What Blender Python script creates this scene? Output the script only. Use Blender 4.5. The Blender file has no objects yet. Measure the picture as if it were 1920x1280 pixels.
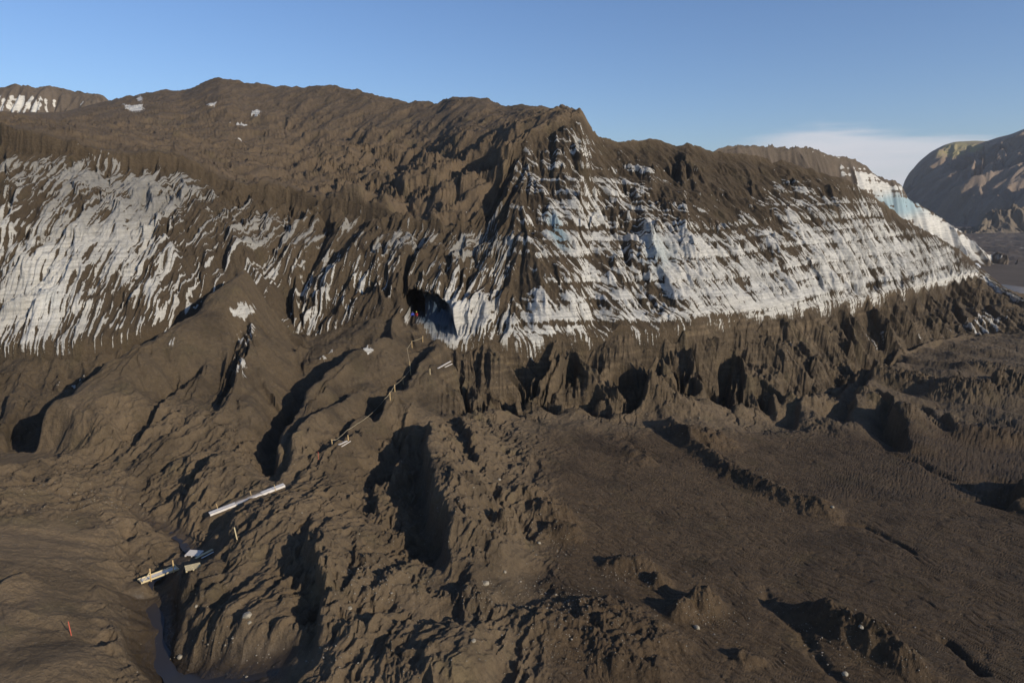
import bpy, bmesh, math, random
import numpy as np
from mathutils import Vector, Matrix
random.seed(7)
F32 = np.float32
R = math.radians
# ------------------------------------------------------------------ camera, sky, sun, exposure
CAMZ = 36.0
FPX = 1280.0                 # focal length in pixels of the 1920 px wide photograph
PITCH = R(11.5)
scn = bpy.context.scene
COL = scn.collection
cd = bpy.data.cameras.new("camera"); cam = bpy.data.objects.new("camera", cd); COL.objects.link(cam)
cam.location = (0, 0, CAMZ); cam.rotation_euler = (R(90) - PITCH, 0, 0)
cd.sensor_width = 36; cd.lens = 36 * FPX / 1920; cd.clip_start = 0.5; cd.clip_end = 60000
scn.camera = cam
SUN_EL = 21.0
SUN_AZ = 126.0               # compass-like: 0 = +Y (view direction), 90 = +X (right)
sdir = Vector((math.sin(R(SUN_AZ)) * math.cos(R(SUN_EL)), math.cos(R(SUN_AZ)) * math.cos(R(SUN_EL)), math.sin(R(SUN_EL))))
sl = bpy.data.lights.new("sun", 'SUN'); sl.energy = 4.5; sl.angle = R(0.5); sl.color = (1.0, 0.90, 0.76)
so = bpy.data.objects.new("sun", sl); COL.objects.link(so)
so.rotation_euler = sdir.to_track_quat('Z', 'Y').to_euler(); so.location = (200, -200, 200)
w = bpy.data.worlds.new("World"); scn.world = w; w.use_nodes = True
nt = w.node_tree; nt.nodes.clear()
N = nt.nodes.new; L = nt.links.new
out = N('ShaderNodeOutputWorld'); bg = N('ShaderNodeBackground'); sky = N('ShaderNodeTexSky')
sky.sky_type = 'NISHITA'; sky.sun_disc = False; sky.sun_elevation = R(SUN_EL); sky.sun_rotation = R(SUN_AZ)
sky.altitude = 300; sky.air_density = 1.0; sky.dust_density = 0.3; sky.ozone_density = 2.0
bg.inputs['Strength'].default_value = 0.092
# a thin band of cloud low in the sky on the right
tc = N('ShaderNodeTexCoord'); sep = N('ShaderNodeSeparateXYZ'); L(tc.outputs['Generated'], sep.inputs[0])
def mth(op, a, b=None, c=None):
    n = N('ShaderNodeMath'); n.operation = op
    for i, v in enumerate((a, b, c)):
        if v is None: continue
        if isinstance(v, (int, float)): n.inputs[i].default_value = v
        else: L(v, n.inputs[i])
    return n.outputs[0]
az_ = mth('ARCTAN2', sep.outputs['X'], sep.outputs['Y'])
el_ = mth('ARCSINE', sep.outputs['Z'])
cmb = N('ShaderNodeCombineXYZ'); L(mth('MULTIPLY', az_, 5.0), cmb.inputs[0]); L(mth('MULTIPLY', el_, 42.0), cmb.inputs[1])
nz = N('ShaderNodeTexNoise'); nz.inputs['Scale'].default_value = 1.6; nz.inputs['Detail'].default_value = 7; nz.inputs['Roughness'].default_value = 0.55
L(cmb.outputs[0], nz.inputs['Vector'])
def smooth(x, a, b):
    n = N('ShaderNodeMapRange'); n.interpolation_type = 'SMOOTHSTEP'
    L(x, n.inputs['Value']); n.inputs['From Min'].default_value = a; n.inputs['From Max'].default_value = b
    return n.outputs['Result']
topline = mth('ADD', el_, mth('MULTIPLY', mth('ABSOLUTE', mth('SUBTRACT', az_, 0.41)), 0.13))
topline = mth('ADD', topline, mth('MULTIPLY', mth('SUBTRACT', nz.outputs['Fac'], 0.5), 0.045))
band = mth('MULTIPLY', smooth(topline, 0.104, 0.080), smooth(az_, 0.27, 0.40))
band = mth('MULTIPLY', band, smooth(el_, -0.02, 0.03))
band = mth('MULTIPLY', band, mth('MULTIPLY_ADD', nz.outputs['Fac'], 0.6, 0.42))
mx = N('ShaderNodeMix'); mx.data_type = 'RGBA'
tint = N('ShaderNodeMix'); tint.data_type = 'RGBA'; tint.blend_type = 'MULTIPLY'; tint.inputs[0].default_value = 1
tint.inputs[7].default_value = (0.92, 1.10, 1.42, 1)
L(sky.outputs[0], tint.inputs[6])
L(tint.outputs[2], mx.inputs[6]); mx.inputs[7].default_value = (8.4, 8.4, 8.9, 1)
L(mth('MULTIPLY', band, 1.15), mx.inputs[0])
L(mx.outputs[2], bg.inputs['Color']); L(bg.outputs[0], out.inputs[0])
scn.view_settings.view_transform = 'Standard'; scn.view_settings.look = 'None'
scn.view_settings.exposure = 0; scn.view_settings.gamma = 1
scn.render.engine = 'CYCLES'

# ------------------------------------------------------------------ helpers
SP, CP = math.sin(PITCH), math.cos(PITCH)
def ray(px, py, d):
    x = (px - 960) / FPX * d; yc = (640 - py) / FPX * d
    return (x, d * CP + yc * SP, CAMZ - d * SP + yc * CP)
def proj(X, Y, Z):
    dz = Z - CAMZ
    d = Y * CP - dz * SP
    yc = Y * SP + dz * CP
    d = np.maximum(d, 1e-3)
    return 960 + FPX * X / d, 640 - FPX * yc / d, d
def ih(ix, iy, s):
    h = (ix.astype(np.int64) * 374761393 + iy.astype(np.int64) * 668265263 + s * 1442695041) & 0xffffffff
    h = ((h ^ (h >> 13)) * 1274126177) & 0xffffffff
    h = ((h ^ (h >> 16)) * 2246822519) & 0xffffffff
    return h ^ (h >> 15)
_tab = np.random.RandomState(3).rand(65536).astype(F32)
def rnd(ix, iy, s):
    return _tab[(ih(ix, iy, s) & 65535)]
_ang = (np.random.RandomState(5).rand(65536) * 2 * np.pi)
_gx, _gy = np.cos(_ang).astype(F32), np.sin(_ang).astype(F32)
def gnoise(x, y, s=0):
    fx = np.floor(x); fy = np.floor(y)
    tx = (x - fx).astype(F32); ty = (y - fy).astype(F32)
    ix = fx.astype(np.int64); iy = fy.astype(np.int64)
    ux = tx * tx * tx * (tx * (tx * 6 - 15) + 10); uy = ty * ty * ty * (ty * (ty * 6 - 15) + 10)
    def g(dx, dy):
        k = ih(ix + dx, iy + dy, s) & 65535
        return _gx[k] * (tx - dx) + _gy[k] * (ty - dy)
    a = g(0, 0); b = g(1, 0); c = g(0, 1); d = g(1, 1)
    return (a + (b - a) * ux + (c - a) * uy + (a - b - c + d) * ux * uy) * 1.5
def fbm(x, y, octv=4, s=0, gain=0.5, ridged=False):
    t = 0; a = 1.0; n = 0
    for o in range(octv):
        v = gnoise(x, y, s + o * 17)
        if ridged: v = 1 - 2 * np.abs(v)
        t = t + a * v; n += a; a *= gain
        x, y = (x * 1.6 - y * 1.2) , (x * 1.2 + y * 1.6)
    return t / n
def sstep(a, b, x):
    t = np.clip((x - a) / (b - a), 0, 1); return t * t * (3 - 2 * t)
def gullies(x, y, gx, gy, wl, s=0):
    """stripes that run down the slope (gx,gy = slope), wavelength wl metres. Returns cos and sin of the phase"""
    m = np.sqrt(gx * gx + gy * gy) + 1e-6
    sx, sy = -gy / m, gx / m
    px, py = x / wl, y / wl
    k = 0.5                                     # cell size is two wavelengths
    cx, cy = px * k, py * k
    fx = np.floor(cx); fy = np.floor(cy)
    ix = fx.astype(np.int64); iy = fy.astype(np.int64)
    A = np.zeros_like(x, dtype=F32); B = np.zeros_like(A)
    for i in (-1, 0, 1):
        for j in (-1, 0, 1):
            kk = ih(ix + i, iy + j, s) & 65535
            ox = (fx + i + 0.5 + 0.8 * (_tab[kk] - .5)); oy = (fy + j + 0.5 + 0.8 * (_tab[(kk * 7 + 131) & 65535] - .5))
            dx = cx - ox; dy = cy - oy
            w_ = np.maximum(0, np.exp(-(dx * dx + dy * dy) * 2.4) - 0.02)
            ph = (dx * sx + dy * sy) / k * (2 * np.pi)
            A += w_ * np.cos(ph); B += w_ * np.sin(ph)
    q = np.sqrt(A * A + B * B) + 1e-5
    return A / q, B / q, sx, sy

# ------------------------------------------------------------------ feature lines of the terrain (one profile per bearing)
# each point: (px, py, 'd', distance) or (px, py, 'z', height below camera) or (px, 0, 'zd', (height, distance))
def zl(py, prs): return [(p, py, 'z', z) for p, z in prs]
def dl(prs): return [(p, y, 'd', d) for p, y, d in prs]
def zz(prs): return [(p, 0, 'zd', (z, d)) for p, z, d in prs]
L0 = zz([(-600, -30, 18), (400, -34, 18), (900, -34, 18), (2600, -36, 18)])
L1 = zl(1320, [(-600, -25), (0, -27.4), (150, -28.4), (270, -31.3), (330, -31.8), (450, -30.8), (600, -30), (850, -30.3), (1200, -33), (1500, -34), (1920, -35), (2600, -35)])
L2 = zl(1080, [(-600, -24), (0, -26), (150, -28), (260, -30.4), (330, -30.8), (450, -29.8), (600, -29), (850, -30.8), (1000, -32.2), (1200, -33.2), (1500, -34.4), (1920, -35.2), (2600, -35)])
L3 = zl(940, [(-600, -22), (0, -25.5), (150, -27), (300, -29), (450, -28), (600, -28), (750, -29), (900, -30),(1050, -32.3), (1200, -33.5), (1500, -34.8), (1920, -35.2), (2600, -35)])
L4 = [(-600, 820, 'z', -25), (0, 850, 'z', -27.4), (150, 830, 'z', -26.8), (300, 800, 'z', -25.6), (420, 800, 'z', -25), (520, 870, 'z', -28), (620, 840, 'z', -27.6),
      (700, 800, 'z', -27.2), (780, 800, 'z', -28), (870, 795, 'z', -29.6), (1000, 785, 'z', -32), (1150, 792, 'z', -33), (1250, 768, 'z', -33), (1380, 780, 'z', -34),
      (1480, 782, 'z', -35), (1580, 725, 'z', -35), (1700, 665, 'z', -35), (1800, 638, 'z', -35), (1920, 628, 'z', -35), (2600, 600, 'z', -35)]
L5 = dl([(-600, 720, 88), (0, 735, 85), (150, 715, 87), (300, 680, 92), (380, 640, 99), (450, 605, 103), (520, 660, 102), (560, 690, 101), (650, 662, 104), (737, 700, 100), (790, 672, 106), (830, 680, 106),
         (900, 704, 106), (1000, 706, 110), (1150, 700, 113), (1300, 680, 118.5), (1480, 669, 128), (1600, 636, 146), (1700, 598, 166), (1800, 580, 186), (1870, 582, 192), (1920, 592, 195), (2600, 590, 205)])
L6 = dl([(-600, 640, 98), (0, 655, 93.5), (150, 642, 95), (300, 608, 101), (380, 588, 107), (450, 572, 110), (510, 600, 114), (560, 620, 118), (650, 605, 118), (730, 585, 116.5), (765, 600, 117), (800, 618, 115), (850, 636, 114.5),
         (1000, 634, 118), (1130, 622, 121), (1240, 608, 123), (1300, 600, 126), (1500, 575, 145), (1600, 560, 160), (1700, 540, 178), (1790, 520, 215), (1832, 506, 246), (1880, 545, 236), (1920, 566, 222), (2600, 590, 225)])
L7 = dl([(-600, 200, 134), (0, 238, 129), (60, 250, 129), (130, 262, 130), (190, 283, 131), (250, 285, 133), (330, 290, 137), (380, 315, 139), (440, 345, 140), (540, 358, 143), (600, 375, 142), (650, 378, 141),
         (740, 395, 138), (790, 402, 137), (830, 410, 136), (880, 405, 138), (920, 375, 142), (945, 300, 147), (965, 272, 151), (1000, 250, 154), (1050, 235, 157), (1090, 220, 160), (1100, 236, 162), (1112, 252, 165), (1160, 266, 170),
         (1200, 268, 172), (1220, 260, 173), (1245, 270, 174), (1270, 277, 174), (1290, 268, 174), (1340, 283, 177), (1480, 300, 185), (1580, 335, 186), (1610, 350, 189), (1660, 388, 197), (1760, 444, 220), (1800, 470, 236), (1834, 498, 252), (1880, 540, 243), (1920, 562, 230), (2600, 585, 235)])
L8 = dl([(-600, 190, 280), (0, 222, 225), (200, 236, 215), (330, 247, 212), (440, 265, 208), (540, 275, 212), (650, 290, 200), (740, 300, 188), (830, 290, 178), (880, 275, 172), (920, 255, 168), (965, 236, 166), (1000, 222, 168), (1050, 214, 170), (1090, 219, 166)]) \
     + zz([(1100, 14, 176), (1160, 12, 186), (1290, 11, 187), (1340, 9, 189), (1480, 8, 197), (1580, 4, 205), (1660, -5, 214), (1760, -15, 234), (1834, -27, 262), (1880, -33, 262), (1920, -34, 250), (2600, -35, 250)])
L9 = dl([(-600, 170, 420), (0, 214, 370), (120, 210, 355), (180, 195, 340), (215, 186, 332), (260, 176, 322), (310, 169, 312), (340, 172, 308), (385, 153, 300), (410, 145, 296), (430, 148, 292), (470, 157, 288), (510, 161, 284), (600, 160, 270),
         (650, 166, 262), (700, 177, 250), (720, 180, 248), (770, 191, 240), (820, 190, 230), (845, 181, 225), (865, 180, 222), (910, 184, 215), (950, 201, 205), (985, 198, 198), (1010, 202, 194), (1050, 207, 187), (1090, 219, 172)]) \
     + zz([(1100, 12, 182), (1160, 10, 200), (1290, 8, 205), (1340, 5, 207), (1480, 3, 213), (1580, -4, 222), (1660, -14, 231), (1760, -24, 246), (1834, -34, 273), (1880, -36, 272), (1920, -36, 265), (2600, -36, 265)])
L10 = zz([(-600, 50, 560), (0, 40, 560), (410, 45, 450), (700, 38, 380), (900, 30, 320), (1090, 10, 230), (1160, 4, 240), (1290, -2, 240), (1480, -12, 245), (1660, -28, 250), (1834, -37, 290), (2600, -37, 300)])
L11 = zz([(-600, -40, 900), (410, -40, 800), (900, -40, 520), (1090, -38, 340), (1480, -38, 300), (1834, -38, 330), (2600, -38, 330)])
LINES = [L0, L1, L2, L3, L4, L5, L6, L7, L8, L9, L10, L11]
ROWS = [60, 170, 130, 160, 140, 120, 420, 120, 90, 8, 6]
def to_polar(line):
    o = []
    for px, py, k, v in line:
        if k == 'd': p = ray(px, py, v)
        elif k == 'z':
            f = SP + (py - 640) / FPX * CP; p = ray(px, py, -v / f)
        else:
            z, d = v; p = ((px - 960) / FPX * d, d, CAMZ + z)
        o.append((math.atan2(p[0], p[1]), math.hypot(p[0], p[1]), p[2]))
    o.sort(); return np.array(o)
A0, A1 = math.atan(-0.885), math.atan(0.885)
azs = np.concatenate([np.linspace(-R(56), A0, 110, endpoint=False), np.arctan(np.linspace(math.tan(A0), math.tan(A1), 1640)), np.linspace(A1, R(56), 110)[1:]])
NA = len(azs)
def g1(v, sg):
    k = int(sg * 3) + 1; x = np.arange(-k, k + 1); g = np.exp(-x * x / (2 * sg * sg)); g /= g.sum()
    return np.convolve(np.pad(v, k, mode='edge'), g, mode='valid')
rs, zs = [], []
for i, ln in enumerate(LINES):
    P = to_polar(ln)
    r_ = np.interp(azs, P[:, 0], P[:, 1]); z_ = np.interp(azs, P[:, 0], P[:, 2])
    sg = 14 if i < 5 else (7 if i < 7 else 2.2)
    rs.append(g1(r_, sg)); zs.append(g1(z_, sg))
rr, zr, kk = [], [], []
rimk = sstep(math.atan(0.03), math.atan(-.05), azs) + .25
for k in range(len(LINES) - 1):
    r0, r1 = rs[k], np.maximum(rs[k + 1], rs[k] + 0.5)
    rs[k + 1] = r1
    for j in range(ROWS[k]):
        t = j / ROWS[k]
        tz = t
        if k == 6: tz = t + 0.10 * math.sin(math.pi * t) * (1 - t) - rimk * 0.055 * float(sstep(.6, .97, t)) * (1 - float(sstep(.97, 1, t)))      # ice face steeper low down and under the rim
        rr.append(r0 + (r1 - r0) * t); zr.append(zs[k] + (zs[k + 1] - zs[k]) * tz); kk.append(k + t)
RR = np.array(rr); Z0 = np.array(zr); KK = np.array(kk)[:, None]
NR = len(rr)
AZ = azs[None, :]
X = RR * np.sin(AZ); Y = RR * np.cos(AZ)
def blur_rows(a, k):
    p = np.pad(a, ((k, k), (0, 0)), mode='edge'); c = np.cumsum(np.vstack([np.zeros((1, a.shape[1])), p]), axis=0)
    return (c[2 * k + 1:] - c[:-2 * k - 1]) / (2 * k + 1)
def blur(a, kr, kc, n=2):
    for _ in range(n):
        a = blur_rows(a, kr); a = blur_rows(a.T, kc).T
    return a
Zb = blur(Z0, 16, 10)
wgt = np.where(KK < 5.2, 1.0, np.where(KK < 6.6, 0.5, np.where(KK < 7.25, 0.0, 0.25 * (KK < 8.6)))) * np.ones_like(Z0)
Z0 = Z0 * (1 - wgt) + Zb * wgt
Z0s = Z0.copy()
PX0, PY0, D0 = proj(X, Y, Z0)
VIS_X, VIS_Y, VIS_D = PX0[::2, ::2].ravel(), PY0[::2, ::2].ravel(), D0[::2, ::2].ravel()
VX, VY = X[::2, ::2].ravel(), Y[::2, ::2].ravel()
def locate(px, py):
    e = (VIS_X - px) ** 2 + (VIS_Y - py) ** 2
    idx = np.nonzero(e < 30)[0]
    if len(idx) == 0: i = int(np.argmin(e))
    else:
        dm = VIS_D[idx].min(); idx = idx[VIS_D[idx] < dm * 1.06 + 2]; i = idx[np.argmin(e[idx])]
    return float(VX[i]), float(VY[i])
# noise-warped coordinates keep the hand-laid lines from looking drawn
wx = X + 1.3 * fbm(X / 6, Y / 6, 4, 11, 0.6); wy = Y + 1.3 * fbm(X / 6 + 40, Y / 6, 4, 12, 0.6)
def polydist(pts, reach):
    """signed distance (positive = right of the direction of travel) and relative position along, for cells within reach"""
    P = np.array([locate(*p) for p in pts])
    x0, x1 = P[:, 0].min() - reach, P[:, 0].max() + reach; y0, y1 = P[:, 1].min() - reach, P[:, 1].max() + reach
    m = (wx > x0) & (wx < x1) & (wy > y0) & (wy < y1)
    x = wx[m]; y = wy[m]
    best = np.full(x.shape, 1e9); sd = np.zeros_like(best); tt = np.zeros_like(best)
    seg = np.hypot(*(P[1:] - P[:-1]).T); tot = seg.sum(); acc = 0
    for a, b, l in zip(P[:-1], P[1:], seg):
        if l < 1e-6: continue
        u = (b - a) / l; dx = x - a[0]; dy = y - a[1]
        t = np.clip(dx * u[0] + dy * u[1], 0, l)
        ex = dx - t * u[0]; ey = dy - t * u[1]; d = np.hypot(ex, ey)
        s = np.where(dx * u[1] - dy * u[0] > 0, 1.0, -1.0)
        q = d < best
        best = np.where(q, d, best); sd = np.where(q, d * s, sd); tt = np.where(q, (acc + t) / tot, tt); acc += l
    return m, sd, tt
DZ = np.zeros_like(Z0)
def endfade(t, f=0.18): return sstep(0, f, t) * sstep(1, 1 - f, t)
CLIST = []
def scarp(pts, up, down, wr, wl, w0=0.35, f=0.18, keep=0):
    if keep: CLIST.append((pts, keep))
    """travel direction: the raised side is on the RIGHT of the line"""
    m, d, t = polydist(pts, max(wr, wl) * 2.6)
    k = 0.5 + 0.5 * np.tanh(d / w0)
    h = k * up * np.exp(-(np.maximum(d, 0) / wr) ** 2) - (1 - k) * down * np.exp(-(np.minimum(d, 0) / wl) ** 2)
    DZ[m] += h * endfade(t, f)
def ridge(pts, h, wd, p=1.0, f=0.18):
    m, d, t = polydist(pts, wd * 2.6)
    DZ[m] += h * np.exp(-(np.abs(d) / wd) ** (1.3 * p)) * endfade(t, f)
def gully(pts, h, wd, p=1.6, f=0.12): ridge(pts, -h, wd, p, f)
def mound(px, py, h, rx, ry, ang=0.0, rough=0.5):
    cx, cy = locate(px, py)
    m = (np.abs(wx - cx) < 2.5 * max(rx, ry)) & (np.abs(wy - cy) < 2.5 * max(rx, ry))
    x = wx[m] - cx; y = wy[m] - cy; c, s = math.cos(ang), math.sin(ang)
    u = (x * c + y * s) / rx; v = (-x * s + y * c) / ry
    n = 1 + rough * fbm(wx[m] * 0.9, wy[m] * 0.9, 3, 31, 0.6)
    q = np.sqrt(u * u + v * v)
    DZ[m] += h * np.exp(-q ** 3) * n
WET = np.zeros_like(Z0)
def wet(pts, wd, amt=1.0):
    m, d, t = polydist(pts, wd * 2.5)
    WET[m] = np.maximum(WET[m], amt * np.exp(-(np.abs(d) / wd) ** 4) * sstep(0, 0.05, t) * sstep(1, 0.95, t))
#@@FEATURES
# ridges with a steep shaded left flank (travel away from the camera = raised side right)
scarp([(55, 850), (150, 780), (240, 718), (330, 662), (400, 612), (470, 560)], 5.6, 2.6, 8.0, 6.0, 0.4, 0.07, 6.0)
scarp([(500, 880), (535, 820), (560, 770), (600, 720), (660, 680), (740, 630)], 2.6, 2.8, 4.5, 4.0, 0.4, 0.1, 2.2)
scarp([(515, 900), (560, 840), (600, 792), (650, 755), (705, 722)], 1.2, 1.4, 3.5, 2.4, .3, .12, 1.5)
scarp([(700, 800), (735, 755), (775, 705), (800, 665), (822, 632)], 1.5, 2.2, 3.5, 2.8, .35, .12, 1.6)
scarp([(850, 1095), (832, 1030), (812, 965), (806, 920), (802, 860), (800, 792)], 3.0, 2.0, 5.0, 6.0, 0.4, 0.2, 1.8)
scarp([(560, 1285), (590, 1210), (585, 1150), (592, 1085), (566, 1040), (592, 1000)], 0.9, 0.7, 2.5, 1.6, 0.2, .25)
scarp([(540, 905), (580, 870), (640, 840), (690, 800)], 0.5, 0.8, 2.5, 1.2, 0.3)
scarp([(720, 900), (740, 850), (765, 800), (795, 790)], 0.6, 1.5, 2, 3.0, 0.4)
ridge([(430, 640), (455, 590), (480, 560)], 1.2, 3)
gully([(30, 845), (125, 772), (210, 705), (295, 650), (370, 602), (430, 565)], 3.0, 2.8, 1.4, .08)
gully([(490, 850), (515, 800), (545, 750), (590, 700), (650, 655)], 1.0, 1.8, 1.4, .1)
scarp([(395, 790), (430, 720), (450, 670), (470, 630)], 1.2, 1.0, 4, 3, .5)
scarp([(250, 860), (300, 790), (350, 730), (400, 680)], 0.9, 0.8, 4, 3, .4)
scarp([(40, 800), (90, 760), (150, 720), (230, 680)], 1.0, 1.2, 4, 3, .4)
scarp([(600, 870), (660, 800), (700, 770), (745, 735)], 1.0, 0.8, 3.5, 2.5, .3)
scarp([(330, 960), (370, 900), (440, 830), (490, 790)], 0.8, 0.7, 3, 2.2, .3)
scarp([(690, 960), (700, 910), (730, 870), (745, 840)], 0.9, 0.8, 3, 2, .3)
scarp([(890, 900), (880, 850), (860, 800), (850, 760)], 0.8, 0.7, 3, 2.5, .3)
scarp([(240, 1180), (232, 1210), (215, 1240)], .4, .4, 1.2, .8, .15)
scarp([(0, 1110), (30, 1085), (50, 1075)], .3, .4, 2, .8, .15)
ridge([(600, 560), (640, 520), (690, 470)], 1.4, 3)
# stream channel with the footbridge
gully([(238, 915), (265, 955), (312, 985), (340, 1005), (354, 1028), (330, 1055), (285, 1078), (262, 1100), (275, 1150), (290, 1220), (330, 1262), (430, 1250), (560, 1235)], 0.7, 1.6, 1.8, 0.06)
gully([(300, 1110), (318, 1160), (312, 1220), (350, 1275)], 0.35, 1.9, 1.8)
scarp([(335, 1240), (326, 1190), (330, 1140), (322, 1100), (296, 1075)], 0.35, 0.25, 2.5, 1.5, 0.15)
wet([(275, 1100), (285, 1150), (290, 1220), (320, 1268), (430, 1255), (540, 1240)], 1.9)
wet([(262, 955), (312, 985), (340, 1005), (354, 1028), (330, 1055), (285, 1078)], 0.55, 0.8)
gully([(230, 1060), (238, 1035), (250, 1000)], 0.8, 1.0)
gully([(540, 1060), (560, 1120), (575, 1190)], 0.9, 1.3)
gully([(420, 1060), (432, 1090), (420, 1130), (395, 1180)], 0.35, 0.35)
gully([(400, 1050), (385, 1090), (372, 1130), (345, 1165)], 0.3, 0.35)
# middle hollows and rubble
gully([(905, 915), (950, 960), (990, 990), (1020, 1010)], 1.0, 0.7)
mound(1040, 970, 1.3, 2.2, 1.5); mound(955, 1000, 1.8, 1.4, 1.2); mound(1000, 940, 1.2, 2.5, 1.2)
mound(930, 1050, 0.9, 2, 1.5); mound(870, 1080, 0.7, 2, 1.2); mound(1060, 1000, 1.2, 1.5, 1.2)
mound(1180, 1065, 1.1, 2.2, 1.4); mound(1240, 1095, 0.9, 1.0, 0.9); mound(1330, 1140, 1.5, 1.5, 1.3); mound(1290, 1160, 1.1, 1.2, 1.0)
mound(1590, 1190, 1.4, 2.6, 1.4, -0.8); mound(1670, 1230, 1.2, 2.4, 1.5, -0.8); mound(1530, 1160, 0.8, 2, 1.0, -0.8); mound(1400, 1230, 0.8, 0.9, 0.7)
mound(1130, 1150, 0.9, 4, 2); mound(1060, 1190, 1.0, 4, 2); mound(1200, 1200, 1.0, 3.5, 2); mound(950, 1150, .7, 3, 1.2); mound(1180, 1250, 1.2, 3, 2)
mound(720, 1110, 1.0, 3.5, 2.0); mound(700, 1060, 0.8, 2.5, 1.5); mound(650, 1180, 0.6, 3, 2)
mound(600, 1090, 0.7, 1.6, 3.5)
gully([(780, 1165), (850, 1175), (930, 1155), (1010, 1100), (970, 1045)], 0.7, 1.6)
scarp([(620, 1210), (700, 1190), (800, 1180), (900, 1165)], 0.4, 0.5, 2, 1.2, 0.2)
# rubble ridge across the fan
scarp([(1150, 812), (1200, 850), (1245, 872)], 0.6, 0.6, 3, 1.5, 0.2)
ridge([(1240, 790), (1320, 850), (1390, 895), (1450, 928), (1520, 952), (1590, 972)], 1.5, 1.5, 1.3, 0.08)
mound(1255, 770, 2.0, 5, 2.5); mound(1330, 830, 1.6, 3.5, 2.5); mound(1220, 745, 2.2, 3.5, 2.0)
gully([(1300, 830), (1360, 870), (1420, 905)], 1.0, 0.7)
gully([(1560, 978), (1620, 985), (1670, 1010), (1720, 1042)], 0.5, 0.4)
gully([(1770, 1190), (1810, 1230), (1860, 1275)], 0.7, 0.5)
gully([(1420, 1095), (1440, 1135), (1485, 1165), (1530, 1225), (1590, 1290)], 0.5, 0.5)
gully([(1640, 840), (1700, 855), (1760, 885), (1840, 920), (1920, 955)], 0.6, 0.6)
scarp([(1690, 830), (1670, 790), (1660, 760), (1640, 740)], 1.2, 1.5, 4, 2.5)
# hills by the right edge
mound(1600, 700, 3.0, 5, 4); mound(1700, 720, 2.8, 6, 4); mound(1560, 760, 2.0, 4, 3); mound(1800, 740, 2.5, 6, 5); mound(1900, 740, 3.0, 6, 5)
mound(1500, 765, 2.2, 3.5, 2.5); mound(1640, 760, 2.0, 3, 4); mound(1900, 930, 1.8, 3, 1.8); mound(1850, 690, 2.0, 6, 4); mound(1740, 800, 1.5, 6, 3); mound(1860, 820, 1.5, 6, 3)
scarp([(1580, 800), (1600, 760), (1640, 700), (1700, 690)], 1.2, 2, 4, 4)
scarp([(1560, 745), (1600, 712), (1650, 690), (1700, 672)], 1.6, 1.6, 4, 5, .5, .15)
scarp([(1850, 745), (1870, 715), (1890, 700)], 1.6, 1.4, 4, 5, .5, .15)
scarp([(1880, 960), (1900, 935), (1925, 905)], 1.2, 1.0, 3, 4, .4, .15)
scarp([(1700, 850), (1690, 815), (1665, 775)], 1.2, 1.4, 5, 3, .4, .15)
scarp([(1480, 800), (1500, 775), (1535, 750)], 1.2, 1.6, 4, 5, .5, .15)
scarp([(1780, 820), (1765, 790), (1735, 760)], .8, 1.0, 4, 3, .4, .15)
# debris cones and gullies below the ice
for a, b, h in [((985, 742), (1050, 640), 3.4), ((895, 780), (880, 690), 1.2), ((1080, 770), (1085, 720), 1.0), ((1188, 752), (1235, 650), 3.6), ((1375, 772), (1365, 640), 2.6), ((1455, 775), (1420, 700), 1.8),
                ((1285, 720), (1290, 650), 1.6), ((1525, 690), (1500, 610), 2.0), ((1000, 700), (960, 640), 1.0), ((1600, 650), (1570, 585), 2.6), ((1660, 625), (1640, 575), 2.4), ((1740, 610), (1715, 560), 2.2), ((1830, 610), (1790, 550), 2.2), ((1890, 600), (1850, 555), 2.0)]:
    scarp([(a[0] + 6, a[1] + 8), a, ((a[0] + b[0]) / 2 + 5, (a[1] + b[1]) / 2), b, (b[0] + 2, b[1] - 6)], h * 0.55, h * .55, 4.5, 4.5, 0.35, 0.3)
# big gullies and ribs on the ice face
for pts, h, wd in [([(560, 370), (480, 480), (420, 540), (375, 590)], 1.6, 1.6), ([(335, 300), (285, 420), (250, 480)], 1.0, 1.0), ([(900, 420), (865, 520), (830, 600)], 1.5, 1.4),
                   ([(640, 385), (560, 520), (500, 600)], 1.3, 1.3), ([(730, 400), (690, 470), (640, 560)], 1.0, 1.2), ([(800, 420), (760, 500), (735, 560)], 1.3, 1.3),
                   ([(960, 440), (930, 560), (930, 620)], 1.2, 1.3), ([(960, 290), (930, 360), (900, 400)], 2.0, 2.0), ([(905, 300), (860, 370), (820, 400)], 1.5, 1.4), ([(830, 320), (780, 370), (745, 390)], 1.2, 1.4),
                   ([(1230, 420), (1270, 500), (1290, 560)], 1.0, 1.8), ([(1100, 330), (1150, 420), (1230, 560), (1250, 600)], 1.4, 1.6), ([(1380, 420), (1450, 500), (1530, 560)], 1.4, 1.8),
                   ([(1490, 430), (1560, 500), (1620, 540)], 1.1, 1.3), ([(1620, 390), (1700, 480), (1740, 520)], 0.9, 1.2), ([(1240, 300), (1300, 360), (1380, 430)], 1.4, 2.0), ([(1440, 310), (1500, 380)], 1.2, 1.6)]:
    gully(pts, h, wd, 1.2)
ridge([(950, 440), (1000, 475), (1035, 500), (1050, 560), (1090, 620)], 2.2, 3.0)
ridge([(1060, 235), (1080, 290), (1100, 340)], 1.5, 2.5)
ridge([(1240, 420), (1225, 470), (1215, 520)], 1.5, 3.0)
#@@END
Z1 = Z0 + DZ
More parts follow.
